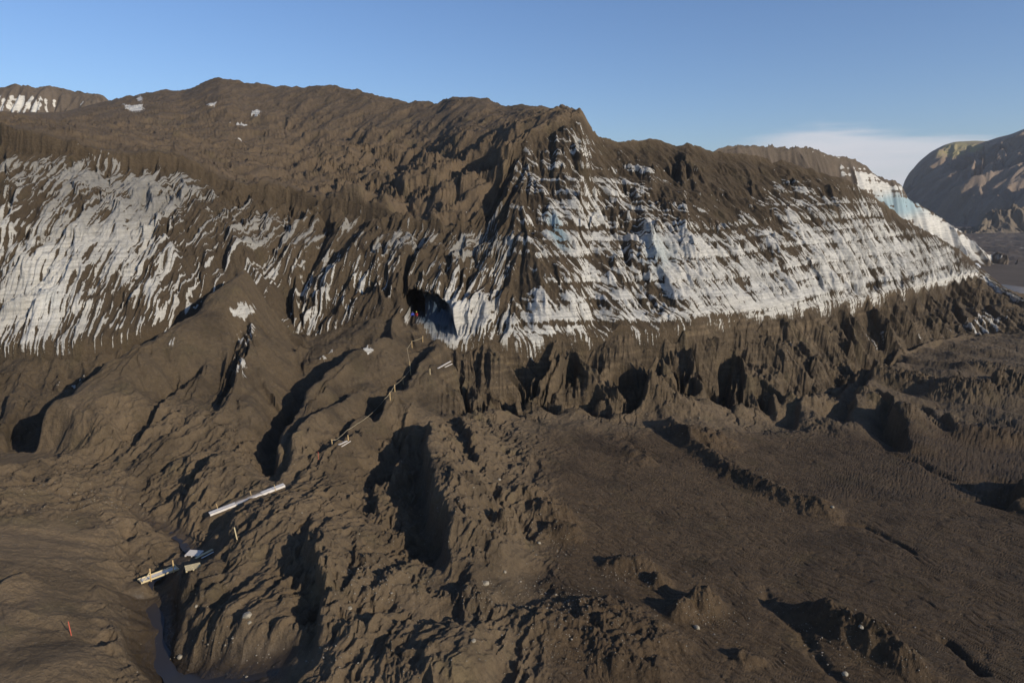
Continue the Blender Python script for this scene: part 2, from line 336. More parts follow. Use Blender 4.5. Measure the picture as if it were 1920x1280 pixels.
# ------------------------------------------------------------------ running-water erosion, lumps, ledges
ice_reg = sstep(5.93, 6.02, KK) * sstep(7.03, 6.97, KK) * np.ones_like(Z0)
top_reg = sstep(6.97, 7.05, KK) * np.ones_like(Z0)
deb_reg = sstep(4.0, 4.3, KK) * sstep(6.02, 5.95, KK) * np.ones_like(Z0)
gnd_reg = sstep(4.35, 4.0, KK) * np.ones_like(Z0)
def slope(Z):
    Xi, Xj = np.gradient(X, axis=0), np.gradient(X, axis=1); Yi, Yj = np.gradient(Y, axis=0), np.gradient(Y, axis=1)
    Zi, Zj = np.gradient(Z, axis=0), np.gradient(Z, axis=1)
    det = Xi * Yj - Xj * Yi
    return (Zi * Yj - Zj * Yi) / det, (Zj * Xi - Zi * Xj) / det
sx_, sy_ = slope(blur(Z1, 10, 10, 2))
rgt = sstep(930, 990, PX0)
ang_ = ((R(-20) * (1 - rgt) + R(16) * rgt) * ice_reg).astype(F32)
ca_, sa_ = np.cos(ang_), np.sin(ang_)
# downhill = -gradient; turn it towards the camera's left on the left face and right on the right face
sx_, sy_ = sx_ * ca_ - sy_ * sa_, sx_ * sa_ + sy_ * ca_
fan = sstep(960, 1080, PX0) * sstep(790, 830, PY0) * gnd_reg
fanx = np.maximum(fan, sstep(1450, 1600, PX0) * gnd_reg)
sx_ = sx_ * (1 - .85 * fanx) - .22 * fanx; sy_ = sy_ * (1 - .85 * fanx) + .22 * fanx
rh = 1 - .78 * np.maximum(sstep(1480, 1640, PX0) * sstep(900, 830, PY0) * sstep(4.5, 4.1, KK), sstep(920, 1020, PX0) * sstep(3.5, 3.85, KK) * sstep(4.6, 4.4, KK))
CALM = np.zeros_like(Z0)
def calm(pts, wd, amt=1.0):
    m, d, t = polydist(pts, wd * 2.2); CALM[m] = np.maximum(CALM[m], amt * np.exp(-(np.abs(d) / wd) ** 4))
for _p, _w in CLIST: calm(_p, _w, .6 if _w < 5 else .8)
calm([(262, 1092), (333, 1065)], 1.1); calm([(340, 1060), (372, 1050), (400, 1034)], 1.3, .95); calm([(394, 967), (534, 912)], .9, .95)
calm([(623, 840), (700, 777), (740, 735), (770, 703), (772, 652), (792, 641)], 1.0, .8); calm([(635, 837), (660, 827)], .8, .9); calm([(820, 693), (848, 682)], 1.0, .8)
calm([(275, 1100), (285, 1150), (290, 1220), (330, 1268), (430, 1255), (560, 1238)], 2.0, .9); calm([(238, 915), (265, 955), (312, 985), (340, 1005), (354, 1028), (330, 1055), (285, 1078)], .8, .7)
calm([(970, 1045), (985, 1080), (960, 1110)], 1.8, .8); calm([(770, 1140), (830, 1150)], 1.6, .8)
def ero(Z, wl, amp, s, sharp=0.7, follow=1.0):
    global sx_, sy_
    x2 = X + 0.16 * wl * gnoise(X / wl / 1.7, Y / wl / 1.7, s + 3) * 2; y2 = Y + 0.16 * wl * gnoise(X / wl / 1.7 + 9, Y / wl / 1.7, s + 4) * 2
    c, sn, qx, qy = gullies(x2.astype(F32), y2.astype(F32), sx_.astype(F32), sy_.astype(F32), wl, s)
    sm = np.sqrt(sx_ ** 2 + sy_ ** 2)
    fade = sstep(0.06, 0.5, sm)
    a = amp * fade
    g = np.abs(c) * 2 - 1 if sharp > 1 else c * (1 - sharp) + (1 - np.sqrt(np.maximum(1 - 0.98 * (0.5 + 0.5 * c), 0)) * 2) * sharp
    # gradient for the next octave
    k = a * 2 * np.pi / wl * 0.35
    sx_ = sx_ - k * sn * qx * follow; sy_ = sy_ - k * sn * qy * follow
    return a * g, c
icL = ice_reg; 
debk = (0.35 + 0.4 * sstep(400, 300, PX0) + 0.65 * sstep(780, 900, PX0)) * (0.65 + 0.35 * sstep(6.0, 5.7, KK)) * sstep(3.95, 4.6, KK)
sky_k = sstep(0.0, 1.3, np.abs(KK - 9.0))
topk = top_reg * (1 - .72 * sstep(1085, 1140, PX0)) * (0.4 + 0.6 * sky_k) * (0.6 + 0.8 * sstep(450, 700, PX0) * sstep(225, 300, PY0))
H = np.zeros_like(Z0)
flow = np.zeros_like(Z0)
for wl, ai, ad, at, ag, s in [(15, 0.9, 2.1, 0.7, 0.2, 101), (6.0, 0.62, 0.95, 0.42, 0.14, 102), (2.9, 0.32, 0.34, 0.17, 0.08, 103), (1.4, 0.16, 0.14, 0.07, 0.03, 104), (0.75, 0.06, 0.04, 0.04, 0.015, 105)]:
    amp = (ai * ice_reg * (.35 + .65 * sstep(6.0, 6.14, KK)) + ad * deb_reg * debk + at * topk + ag * gnd_reg * (1 - .6 * fan) * (1 - .75 * sstep(85, 120, D0))) * (1 - .7 * np.exp(-((KK - 7) / .1) ** 2) * sstep(1090, 1130, PX0))
    h, c = ero(Z1, wl, amp, s)
    h = h * (0.55 + 0.9 * sstep(-0.4, 0.5, gnoise(X / wl / 3, Y / wl / 3, s + 50)))
    H += h - 0.9 * np.maximum(amp * deb_reg, 0); flow += c * {15: .12, 6.0: .22, 2.9: .3, 1.4: .26, 0.75: .22}[wl]
# lumps
lump = fbm(X / 9, Y / 9, 6, 201, 0.52)
crag = fbm(X / 3.2, Y / 3.2, 6, 202, 0.55, True)
rub = sstep(0.1, 0.5, fbm(X / 14, Y / 14, 2, 203))
leftg = gnd_reg * (1 - fan)
smoothL = sstep(260, 120, PX0) * sstep(950, 1000, PY0)
H += lump * (0.9 * leftg * (1 - 0.5 * smoothL) + 0.22 * fan + 0.6 * deb_reg + 2.2 * topk + 0.5 * ice_reg)
H += crag * (0.18 * leftg * rh * (1 - 0.75 * smoothL) * (0.5 + rub) + 0.06 * fan + 0.28 * deb_reg + 0.12 * topk + 0.03 * ice_reg)
tb = 1 - np.abs(gnoise(X / 11 + 3 * lump, Y / 11, 210)); H += topk * 1.5 * (tb ** 3 - 0.5)
# low winding rills over the wet fan
fx2 = X + 1.2 * fbm(X / 4, Y / 4, 3, 215); fy2 = Y + 1.2 * fbm(X / 4 + 7, Y / 4, 3, 216)
ca, sa = math.cos(R(-38)), math.sin(R(-38))
u_ = (fx2 * ca + fy2 * sa); v_ = (-fx2 * sa + fy2 * ca)
ril = np.abs(gnoise(u_ / 6.0, v_ / 0.9, 220)); ril2 = np.abs(gnoise(u_ / 2.4, v_ / 0.42, 221))
H -= fan * (0.10 * np.exp(-(ril / 0.07) ** 2) + 0.06 * np.exp(-(ril2 / 0.1) ** 2))
# dirty rubble strips stay rough
rough_pts = np.clip(np.abs(DZ) / 0.9, 0, 1) * gnd_reg
rough_pts *= rh
H += rough_pts * (0.34 * crag + 0.28 * fbm(X / 0.9, Y / 0.9, 3, 230))
# left-side drapes: cracks
da, db = (X * 0.30 + Y * 0.95) , (X * 0.95 - Y * 0.30)
bigd = fbm(da / 26 + .2 * lump, db / 8 + .3 * lump, 4, 239, .5); H += leftg * (1 - .8 * smoothL) * 2.3 * bigd * sstep(950, 880, PX0)
dg = fbm(da / 8 + 0.5 * lump, db / 3.2 + 0.7 * lump, 6, 240, 0.58)
H += leftg * rh * dg * 0.42 * (1 - 0.6 * smoothL)
dr = 1 - 2 * np.abs(fbm(da / 5 + 0.6 * lump, db / 2.0 + 0.6 * lump, 4, 243, 0.55)) ; H += leftg * rh * (1 - smoothL) * 0.6 * (np.maximum(dr, 0) ** 2 - 0.4)
fine = fbm(X / 1.1, Y / 1.1, 4, 244, 0.65); H += (leftg * (1 - .6 * smoothL) + deb_reg * 0.8 + .3 * fan) * 0.13 * fine
pit = fbm(X / .8, Y / .8, 3, 245, .6, True); H += (leftg * rh * (1 - .7 * smoothL) * (.3 + rub) + .5 * deb_reg) * 0.08 * pit
ta, tb2 = X * .55 + Y * .83, X * .83 - Y * .55
H += topk * (2.8 * (.45 - np.abs(fbm(ta / 30, tb2 / 15, 4, 246, .45)) * 2.2) + 0.55 * fbm(ta / 9, tb2 / 3.5 + lump, 4, 247, .55) + 2.4 * gnoise(X / 19, Y / 19, 248) + 1.2 * gnoise(X / 8, Y / 8, 249))
H += gnd_reg * (1 - rh) * 1.6 * (.4 - np.abs(fbm((X * .7 - Y * .7) / 30, (X * .7 + Y * .7) / 15, 3, 248, .35)) * 2.2) * sstep(1.0, .0, fan)
cr = np.abs(gnoise(da / 9, db / 2.2 + lump, 241)); H -= leftg * (1 - smoothL) * 0.35 * np.exp(-(cr / 0.035) ** 2) * sstep(0, .3, gnoise(da / 8, db / 8, 242))
# long straight rills down the ice
sL = AZ * 112 - 0.42 * (RR - 100) + 0.25 * fbm(X / 3, Z1 / 3, 3, 250); sR = X * 0.58 + Y * 0.81 + 0.25 * fbm(X / 3, Z1 / 3, 3, 251)
def streak(fs, zs_, seed, o=5): return fbm(sL / fs, Z1 / zs_, o, seed, 0.6) * (1 - rgt) + fbm(sR / fs, Z1 / zs_, o, seed + 5, 0.6) * rgt
st1 = streak(1.6, 16, 255); st2 = streak(0.8, 8, 265, 4)
st3 = streak(0.38, 3, 269, 3)
H += ice_reg * (0.95 * st1 + 0.42 * st2 + 0.10 * st3)
aa = AZ * 115 - 0.10 * (Z1 - 8) + .25 * fbm(X / 4, Y / 4, 3, 252)
fl1 = 1 - 2 * np.abs(fbm(aa / 3.4, Z1 / 22, 5, 253, .55)); fl3 = 1 - 2 * np.abs(fbm(aa / 1.1, Z1 / 9, 4, 254, .6))
H += deb_reg * sstep(4.0, 4.5, KK) * (0.9 * fl1 + .34 * fl3 - .6) * (.12 + .88 * sstep(780, 880, PX0))
H += deb_reg * .12 * gnoise(X / 20, (Z1 + H * .5) / .42 + X / 60, 256)
# strata ledges in the ice
Zt = Z1 + H
strat = Zt + 0.6 * gnoise(X / 30, Y / 30, 260) + 1.3 * gnoise(X / 75, Y / 75, 261) - 0.012 * X
led = np.zeros_like(Z0)
for z0, dh, wd in [(17.2, .5, .25), (21.5, 0.45, .22), (26.0, 0.5, .3), (31.5, 0.7, .35), (38.0, 0.6, .3), (43.5, 0.7, .35), (47.0, .5, .3), (14.8, .9, .3)]:
    led += dh * np.tanh((strat - z0) / wd) * np.exp(-((strat - z0) / 2.2) ** 2)
H += led * ice_reg * 0.32
edge = sstep(0.0, 0.02, (KK - KK.min())) 
H *= (1 - CALM)
Zf = Z1 + H
def pad(px, py, r_, z=None, sharp=6):
    cx, cy = locate(px, py); m = (X - cx) ** 2 + (Y - cy) ** 2; k = np.exp(-(np.sqrt(m) / r_) ** sharp)
    i = np.unravel_index(np.argmin(m), m.shape); z = Z0[i] - .1 if z is None else z
    Zf[...] = Zf * (1 - k) + z * k; return z
zpad = pad(366, 1050, 2.3)
pad(254, 1096, 1.0, zpad)
# keep the skyline where the profile puts it
Xf, Yf = X.copy(), Y.copy()
# overhanging lip: ice stands out over the debris foot
lip = np.exp(-((KK - 6.06) / 0.05) ** 2) * sstep(780, 850, PX0)
nrmx, nrmy = -sx_, -sy_
rx, ry = X / RR, Y / RR
Xf -= rx * lip * 0.9; Yf -= ry * lip * 0.9
# ------------------------------------------------------------------ the ice cave: a tunnel and a side hollow pushed into the face
def inpoly(px, py, poly):
    c = np.zeros(px.shape, bool); n = len(poly)
    for i in range(n):
        x0, y0 = poly[i]; x1, y1 = poly[(i + 1) % n]
        m = ((y0 > py) != (y1 > py)) & (px < (x1 - x0) * (py - y0) / (y1 - y0 + 1e-12) + x0)
        c ^= m
    return c
PXf, PYf, Df = proj(Xf, Yf, Zf)
tun = [(763, 604), (759, 575), (761, 556), (768, 545), (779, 542), (787, 548), (792, 560), (792, 604)]
alc = [(775, 604), (775, 546), (790, 548), (808, 553), (824, 556), (838, 570), (846, 588), (850, 604), (856, 628), (834, 634), (800, 628), (790, 612)]
Kok = (KK > 5.85) & (KK < 6.9)
near = (np.abs(PXf - 800) < 70) & (np.abs(PYf - 590) < 70) & Kok
i0, i1 = np.nonzero(near.any(1))[0][[0, -1]]; j0, j1 = np.nonzero(near.any(0))[0][[0, -1]]
sub = (slice(i0 - 4, i1 + 5), slice(j0 - 4, j1 + 5))
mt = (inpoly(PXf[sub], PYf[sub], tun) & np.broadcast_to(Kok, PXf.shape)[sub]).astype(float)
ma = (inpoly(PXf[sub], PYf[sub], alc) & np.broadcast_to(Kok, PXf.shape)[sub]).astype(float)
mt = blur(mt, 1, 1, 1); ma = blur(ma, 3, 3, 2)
push = np.maximum(mt * 26, sstep(0.1, 1, ma) * (5.2 + 0.8 * gnoise(Xf[sub] / 2, Zf[sub] / 2, 5)))
cdx, cdy = math.sin(R(-4)), math.cos(R(-4))
Xf[sub] += cdx * push; Yf[sub] += cdy * push
FLOOR = float(ray(778, 604, 117)[2])
tz = Zf[sub]; tz = tz + mt * 0.0; Zf[sub] = tz
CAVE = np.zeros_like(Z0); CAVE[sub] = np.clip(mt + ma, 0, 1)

# ------------------------------------------------------------------ what the surface is made of
PXf, PYf, Df = proj(X, Y, Z1)
def blob(cx, cy, rx_, ry_, ang=0):
    c, s = math.cos(R(ang)), math.sin(R(ang)); u = ((PXf - cx) * c + (PYf - cy) * s) / rx_; v = (-(PXf - cx) * s + (PYf - cy) * c) / ry_
    return np.exp(-(u * u + v * v))
Wt = np.full(Z0.shape, -0.62)
for a, cx, cy, bx, by, ang in [(1.22, 40, 470, 200, 115, 0), (1.25, 60, 590, 130, 70, -5), (0.75, 250, 370, 110, 70, 10), (0.5, 300, 520, 100, 80, 0), (.7, 120, 300, 130, 40, 5), (0.55, 530, 430, 50, 60, 0),
                           (0.25, 650, 450, 120, 120, 0), (0.28, 560, 430, 330, 55, 6), (.35, 200, 320, 220, 35, 4), (.45, 860, 440, 90, 30, 8), (0.25, 440, 420, 80, 60, 0), (0.3, 480, 600, 50, 40, 0),
                           (0.9, 900, 590, 140, 50, 0), (0.35, 860, 510, 120, 70, 0), (1.1, 1070, 590, 70, 35, 0), (1.3, 825, 610, 45, 60, 0),
                           (1.0, 1000, 300, 50, 40, 0), (0.9, 1090, 280, 30, 50, 0), (1.35, 1080, 430, 110, 110, 50), (1.2, 1240, 480, 110, 90, 0), (1.35, 1400, 500, 160, 90, 0),
                           (0.8, 1180, 350, 70, 40, 10), (1.3, 1600, 460, 160, 85, 20), (0.9, 1480, 560, 180, 40, -8), (1.2, 1740, 490, 110, 50, 25), (0.5, 1480, 350, 80, 40, 20), (.8, 1630, 370, 50, 40, 40), (-.5, 1380, 340, 50, 35, 0),
                           (-0.6, 1470, 440, 90, 14, 52), (-0.5, 1450, 310, 60, 40, 0), (-.6, 1160, 420, 70, 16, 58)]:
    Wt += a * blob(cx, cy, bx, by, ang)
strk = fbm(X / 1.7 + H, Y / 1.7, 4, 301, 0.6)
zz_ = strat + 0.25 * fbm(X / 5, Y / 5, 3, 305)
ZL = np.array([8, 14.9, 18.3, 21.3, 25.6, 28.5, 31.0, 34.6, 37.6, 40.5, 43.2, 46.5, 49.5, 56, 70.])
kz = np.clip(np.searchsorted(ZL, zz_) - 1, 0, len(ZL) - 2); vfr = (zz_ - ZL[kz]) / (ZL[kz + 1] - ZL[kz])
upper = sstep(6.80, 6.98, KK + 0.10 * gnoise(X / 7, Y / 7, 303))
lines_ = np.zeros_like(Z0)
for z0, wd, a in [(14.9, .35, 1.3), (16.9, .12, .6), (18.3, .1, .5), (21.3, .16, .8), (22.3, .1, .5), (25.6, .3, .9), (28.5, .12, .5), (31.0, .35, 1.2), (34.6, .15, .5), (37.6, .35, 1.1), (40.5, .2, .6), (43.2, .4, 1.2), (46.5, .3, .8)]:
    lines_ += a * np.exp(-((zz_ - z0) / wd) ** 2)
lines_ *= np.clip(0.6 + 1.2 * gnoise(X / 12, Y / 12 + Z1 / 4, 307), 0, 2)
bigst = streak(5, 22, 275, 3)
ice = Wt + 1.3 * st2 + 0.7 * st1 + 0.9 * bigst + 1.7 * st3 - .10 * (1 - rgt) - .12 * rgt + 0.30 * flow + 0.35 * strk * (.3 + .7 * rgt) + 0.35 * fbm(X / 9, Z1 / 14, 3, 302, 0.6) + (.95 - .5 * rgt) * fbm(AZ * 9, Z1 / 9, 4, 309, .6) + .5 * fbm(AZ * 60, Z1 / 1.5, 3, 310, .6) + .55 * np.exp(-((KK - 6.02) / .13) ** 2) * sstep(840, 1000, PXf) - (1.0 - .45 * rgt) * upper * (1 - 0.8 * blob(1040, 280, 110, 80)) \
      - (0.04 + 0.70 * rgt) * (vfr - 0.3) - (0.10 + 0.75 * rgt) * lines_
ICE = sstep(-0.10, 0.30, ice - 0.30 * rgt + 0.02) * ice_reg
ICE = np.maximum(ICE, CAVE * sstep(5.98, 6.02, KK)); tq = np.zeros_like(Z0); tq[sub] = mt; ICE = ICE * (1 - sstep(0.2, 0.8, tq) * 0.9)  # tunnel gets dark dirt in place of ice, deepening its shade by colour
# ice showing through small windows of the plateau and in the debris
tw = np.zeros_like(Z0)
for cx, cy, bx, by, a in [(250, 203, 22, 8, 1.4), (262, 185, 8, 8, 1.0), (395, 198, 14, 8, 1.1), (455, 232, 26, 5, 1.0), (480, 215, 18, 8, 0.9), (447, 258, 8, 7, 1.2), (1120, 285, 12, 40, 1.2), (780, 370, 30, 22, .5), (850, 385, 40, 20, .5)]:
    tw = np.maximum(tw, a * blob(cx, cy, bx, by))
ICE = np.maximum(ICE, top_reg * sstep(0.55, 0.8, tw + 0.35 * flow + 0.2 * strk))
dw = np.zeros_like(Z0)
for cx, cy, bx, by, a in [(455, 572, 28, 18, 1.2), (455, 610, 35, 25, .75), (450, 680, 22, 28, .7), (130, 690, 60, 18, .6), (320, 630, 20, 25, .6), (620, 650, 40, 25, .5), (1770, 620, 60, 30, .55), (1850, 590, 60, 30, .7), (300, 590, 70, 8, .8), (1640, 610, 60, 20, .45), (1480, 620, 60, 14, .4), (690, 650, 12, 8, .9), (1450, 645, 80, 10, .4), (1130, 700, 60, 12, .4)]:
    dw = np.maximum(dw, a * blob(cx, cy, bx, by))
ICE = np.maximum(ICE, deb_reg * sstep(0.5, 0.85, dw + 0.35 * flow + 0.45 * strk) * 0.8)
# deep clear ice shows blue green
BLUE = 0.9 * blob(1045, 430, 16, 45, -32) + 0.5 * blob(1235, 470, 45, 60) + 0.3 * blob(950, 610, 60, 14) + 0.3 * blob(100, 560, 40, 30)
BLUE = np.clip(BLUE + 0.12 * strk, 0, 1) * (1 - CAVE)
# dirt tone: warm dry top, grey wet foot, dark fan
n1 = fbm(X / 16, Y / 16, 4, 320); n2 = fbm(X / 2.5, Y / 2.5, 4, 321, 0.6)
T = 0.5 + 0.35 * n1 + 0.18 * n2
dry = np.array([0.178, 0.132, 0.084]); grey = np.array([0.108, 0.082, 0.053]); darkb = np.array([0.062, 0.046, 0.029]); warm = np.array([0.124, 0.092, 0.061])
def mixc(a, b, t): return a + (b - a) * t[..., None]
c = mixc(np.broadcast_to(grey, Z0.shape + (3,)), np.broadcast_to(dry, Z0.shape + (3,)), np.clip(T * leftg * (.75 + .6 * smoothL), 0, 1))
c = mixc(c, np.broadcast_to(warm, c.shape), np.clip(top_reg * (0.5 + T * 0.5), 0, 1))
c = mixc(c, np.broadcast_to(darkb * 1.1, c.shape), np.clip(fan * (0.55 + 0.3 * T) + 0.35 * deb_reg + sstep(1400, 1800, PX0) * (1 - ice_reg) * 0.35, 0, 1))
c = mixc(c, np.broadcast_to(darkb * 1.05, c.shape), np.clip(ice_reg * (0.85 + 0.5 * st1), 0, 1))
c = c * (0.84 + 0.32 * np.clip(T, 0, 1))[..., None]
sb = gnoise(X / 25, (Z1 + H) / .55 + X / 60, 331) ; c = c * (1 + (deb_reg * (.45 * sstep(.1, .6, sb) - .18 * sstep(0, -.5, sb)) * sstep(700, 900, PX0))[..., None])
olv = sstep(0.15, 0.5, fbm(X / 5, Y / 5, 4, 330)) * 0.35
c = mixc(c, c * np.array([0.95, 1.04, 0.86]), olv)
damp = sstep(0.02, 0.30, fbm(X / 7, Y / 7, 5, 340, .6)) * (1 - ice_reg) * (1 - top_reg); c = c * (1 - 0.30 * damp[..., None])
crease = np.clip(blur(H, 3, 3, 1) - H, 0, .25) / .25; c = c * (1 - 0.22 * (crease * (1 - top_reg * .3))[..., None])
c = c * (1 - 0.6 * WET[..., None]) * np.array([1.07, 1.01, .90]) * (1 + fan[..., None] * np.array([.08, .0, -.08]))

# ------------------------------------------------------------------ mesh building
def grid_mesh(name, X_, Y_, Z_, attrs, mat, smooth_=True):
    nr, nc = X_.shape
    me = bpy.data.meshes.new(name)
    co = np.empty((nr * nc, 3), F32); co[:, 0] = X_.ravel(); co[:, 1] = Y_.ravel(); co[:, 2] = Z_.ravel()
    idx = np.arange(nr * nc, dtype=np.int32).reshape(nr, nc)
    q = np.stack([idx[:-1, :-1], idx[:-1, 1:], idx[1:, 1:], idx[1:, :-1]], -1).reshape(-1)
    nf = len(q) // 4
    me.vertices.add(nr * nc); me.vertices.foreach_set('co', co.ravel())
    me.loops.add(nf * 4); me.loops.foreach_set('vertex_index', q)
    me.polygons.add(nf); me.polygons.foreach_set('loop_start', np.arange(0, nf * 4, 4, dtype=np.int32))
    me.update(calc_edges=True)
    me.polygons.foreach_set('use_smooth', np.ones(nf, bool))
    for k, v in attrs.items():
        if v.ndim == 3:
            a = me.attributes.new(k, 'FLOAT_COLOR', 'POINT'); d = np.ones((nr * nc, 4), F32); d[:, :3] = v.reshape(-1, 3); a.data.foreach_set('color', d.ravel())
        else:
            a = me.attributes.new(k, 'FLOAT', 'POINT'); a.data.foreach_set('value', v.astype(F32).ravel())
    me.materials.append(mat)
    o = bpy.data.objects.new(name, me); COL.objects.link(o)
    return o
def structure(o, label=None):
    o['kind'] = 'structure'
    return o

def new_mat(name):
    m = bpy.data.materials.new(name); m.use_nodes = True
    nt = m.node_tree; b = nt.nodes['Principled BSDF']
    return m, nt, b
def terrain_mat(name, dirt_rough=0.92):
    m, nt, b = new_mat(name); N = nt.nodes.new; L = nt.links.new
    def noise(scale, det=5, rough=0.6, vec=None, dist=0):
        n = N('ShaderNodeTexNoise'); n.inputs['Scale'].default_value = scale; n.inputs['Detail'].default_value = det; n.inputs['Roughness'].default_value = rough; n.inputs['Distortion'].default_value = dist
        L(vec or geo.outputs['Position'], n.inputs['Vector']); return n.outputs['Fac']
    def M(op, a, b_=None, c_=None):
        n = N('ShaderNodeMath'); n.operation = op
        for i, v in enumerate((a, b_, c_)):
            if v is None: continue
            if isinstance(v, (int, float)): n.inputs[i].default_value = v
            else: L(v, n.inputs[i])
        return n.outputs[0]
    def SS(x, a, b_):
        n = N('ShaderNodeMapRange'); n.interpolation_type = 'SMOOTHSTEP'; L(x, n.inputs['Value']); n.inputs['From Min'].default_value = a; n.inputs['From Max'].default_value = b_; return n.outputs['Result']
    def MIX(f, a, b_, mode='MIX'):
        n = N('ShaderNodeMix'); n.data_type = 'RGBA'; n.blend_type = mode
        for i, v in ((0, f), (6, a), (7, b_)):
            if isinstance(v, (int, float)): n.inputs[i].default_value = v
            elif isinstance(v, tuple): n.inputs[i].default_value = v + (1,)
            else: L(v, n.inputs[i])
        return n.outputs[2]
    geo = N('ShaderNodeNewGeometry')
    ac = N('ShaderNodeAttribute'); ac.attribute_name = 'dirt'
    ai = N('ShaderNodeAttribute'); ai.attribute_name = 'ice'
    ab = N('ShaderNodeAttribute'); ab.attribute_name = 'blue'
    aw = N('ShaderNodeAttribute'); aw.attribute_name = 'wet'
    f1 = noise(2.2, 6, 0.7); f2 = noise(8.0, 6, 0.75); f3 = noise(0.35, 4, 0.6)
    # stretched noise: streaks and thin horizontal layers
    mp = N('ShaderNodeMapping'); L(geo.outputs['Position'], mp.inputs['Vector']); mp.inputs['Scale'].default_value = (0.25, 0.25, 3.2)
    lay = noise(0.8, 5, 0.7, mp.outputs[0], 0.3)
    asx = N('ShaderNodeAttribute'); asx.attribute_name = 'across'; agr = N('ShaderNodeAttribute'); agr.attribute_name = 'grime'
    spz = N('ShaderNodeSeparateXYZ'); L(geo.outputs['Position'], spz.inputs[0]); cst = N('ShaderNodeCombineXYZ')
    L(M('MULTIPLY', asx.outputs['Fac'], 3.2), cst.inputs[0]); L(M('MULTIPLY', spz.outputs['Z'], 0.28), cst.inputs[1])
    stn = noise(1.0, 6, 0.72, cst.outputs[0], 0.4)
    dirtv = M('MULTIPLY_ADD', f1, 1.0, M('MULTIPLY_ADD', f3, 0.6, M('MULTIPLY_ADD', f2, 0.5, -0.04)))
    dirt = MIX(1.0, ac.outputs['Color'], dirtv, 'MULTIPLY')
    peb = SS(noise(5.5, 2, 0.5), 0.66, 0.72)
    dirt = MIX(M('MULTIPLY', peb, 0.35), dirt, (0.26, 0.22, 0.17))
    icef = M('ADD', ai.outputs['Fac'], M('MULTIPLY', M('SUBTRACT', f1, 0.5), 0.9))
    icef = M('ADD', icef, M('MULTIPLY', M('SUBTRACT', lay, 0.5), 0.35)); icef = M('ADD', icef, M('MULTIPLY', M('SUBTRACT', stn, 0.5), 1.6))
    icef = M('MULTIPLY', SS(icef, 0.42, 0.66), SS(ai.outputs['Fac'], 0.02, 0.25))
    icol = MIX(SS(lay, 0.3, 0.6), (0.44, 0.42, 0.38), (0.76, 0.73, 0.66)); icol = MIX(M('MULTIPLY', agr.outputs['Fac'], .75), icol, (0.20, .185, .16))
    icol = MIX(SS(f2, 0.42, 0.62), MIX(1.0, icol, (0.80, 0.78, 0.73), 'MULTIPLY'), icol)
    icol = MIX(SS(ab.outputs['Fac'], 0.15, 0.9), icol, (0.30, 0.40, 0.42))
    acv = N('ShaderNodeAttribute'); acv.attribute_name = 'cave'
    icol = MIX(acv.outputs['Fac'], icol, (0.05, 0.075, 0.10))  # cave shade painted into the ice colour as a dark navy albedo
    colr = MIX(icef, dirt, icol)
    L(colr, b.inputs['Base Color'])
    rg = M('SUBTRACT', dirt_rough, M('MULTIPLY', icef, 0.38)); rg = M('SUBTRACT', rg, M('MULTIPLY', aw.outputs['Fac'], 0.62))
    L(rg, b.inputs['Roughness'])
    b.inputs['Specular IOR Level'].default_value = 0.3
    bm = N('ShaderNodeBump'); bm.inputs['Strength'].default_value = 1.0; bm.inputs['Distance'].default_value = 0.30
    hh = M('ADD', M('MULTIPLY', f1, 1.2), M('MULTIPLY', f2, 0.45))
    hh = M('MULTIPLY', hh, M('SUBTRACT', 1.0, M('MULTIPLY', aw.outputs['Fac'], 0.9)))
    hh = M('ADD', hh, M('MULTIPLY', lay, 0.5)); hh = M('ADD', hh, M('MULTIPLY', stn, M('MULTIPLY', ai.outputs['Fac'], 0.9)))
    L(hh, bm.inputs['Height']); L(bm.outputs[0], b.inputs['Normal'])
    return m
m_terr = terrain_mat('moraine and dirty ice')
kb = int(np.searchsorted(KK[:, 0], 5.995))
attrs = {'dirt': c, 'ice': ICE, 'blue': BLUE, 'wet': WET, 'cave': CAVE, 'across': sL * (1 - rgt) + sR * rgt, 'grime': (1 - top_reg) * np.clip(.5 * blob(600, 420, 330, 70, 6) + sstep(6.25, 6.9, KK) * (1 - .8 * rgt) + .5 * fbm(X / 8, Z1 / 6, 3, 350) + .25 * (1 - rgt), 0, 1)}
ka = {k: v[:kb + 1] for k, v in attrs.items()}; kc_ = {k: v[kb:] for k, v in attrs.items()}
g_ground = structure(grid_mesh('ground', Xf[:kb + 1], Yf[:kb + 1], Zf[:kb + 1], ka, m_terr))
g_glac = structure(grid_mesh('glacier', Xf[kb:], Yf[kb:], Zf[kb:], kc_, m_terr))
PXf, PYf, Df = proj(Xf, Yf, Zf)
GX, GY, GZ = Xf.ravel(), Yf.ravel(), Zf.ravel(); GPX, GPY, GD = PXf.ravel(), PYf.ravel(), Df.ravel()
def on(px, py):
    e = (GPX - px) ** 2 + (GPY - py) ** 2
    idx = np.nonzero(e < 9)[0]
    if len(idx) == 0: i = int(np.argmin(e))
    else:
        dm = GD[idx].min(); idx = idx[GD[idx] < dm + 1.5]; i = idx[np.argmin(e[idx])]
    return Vector((float(GX[i]), float(GY[i]), float(GZ[i])))

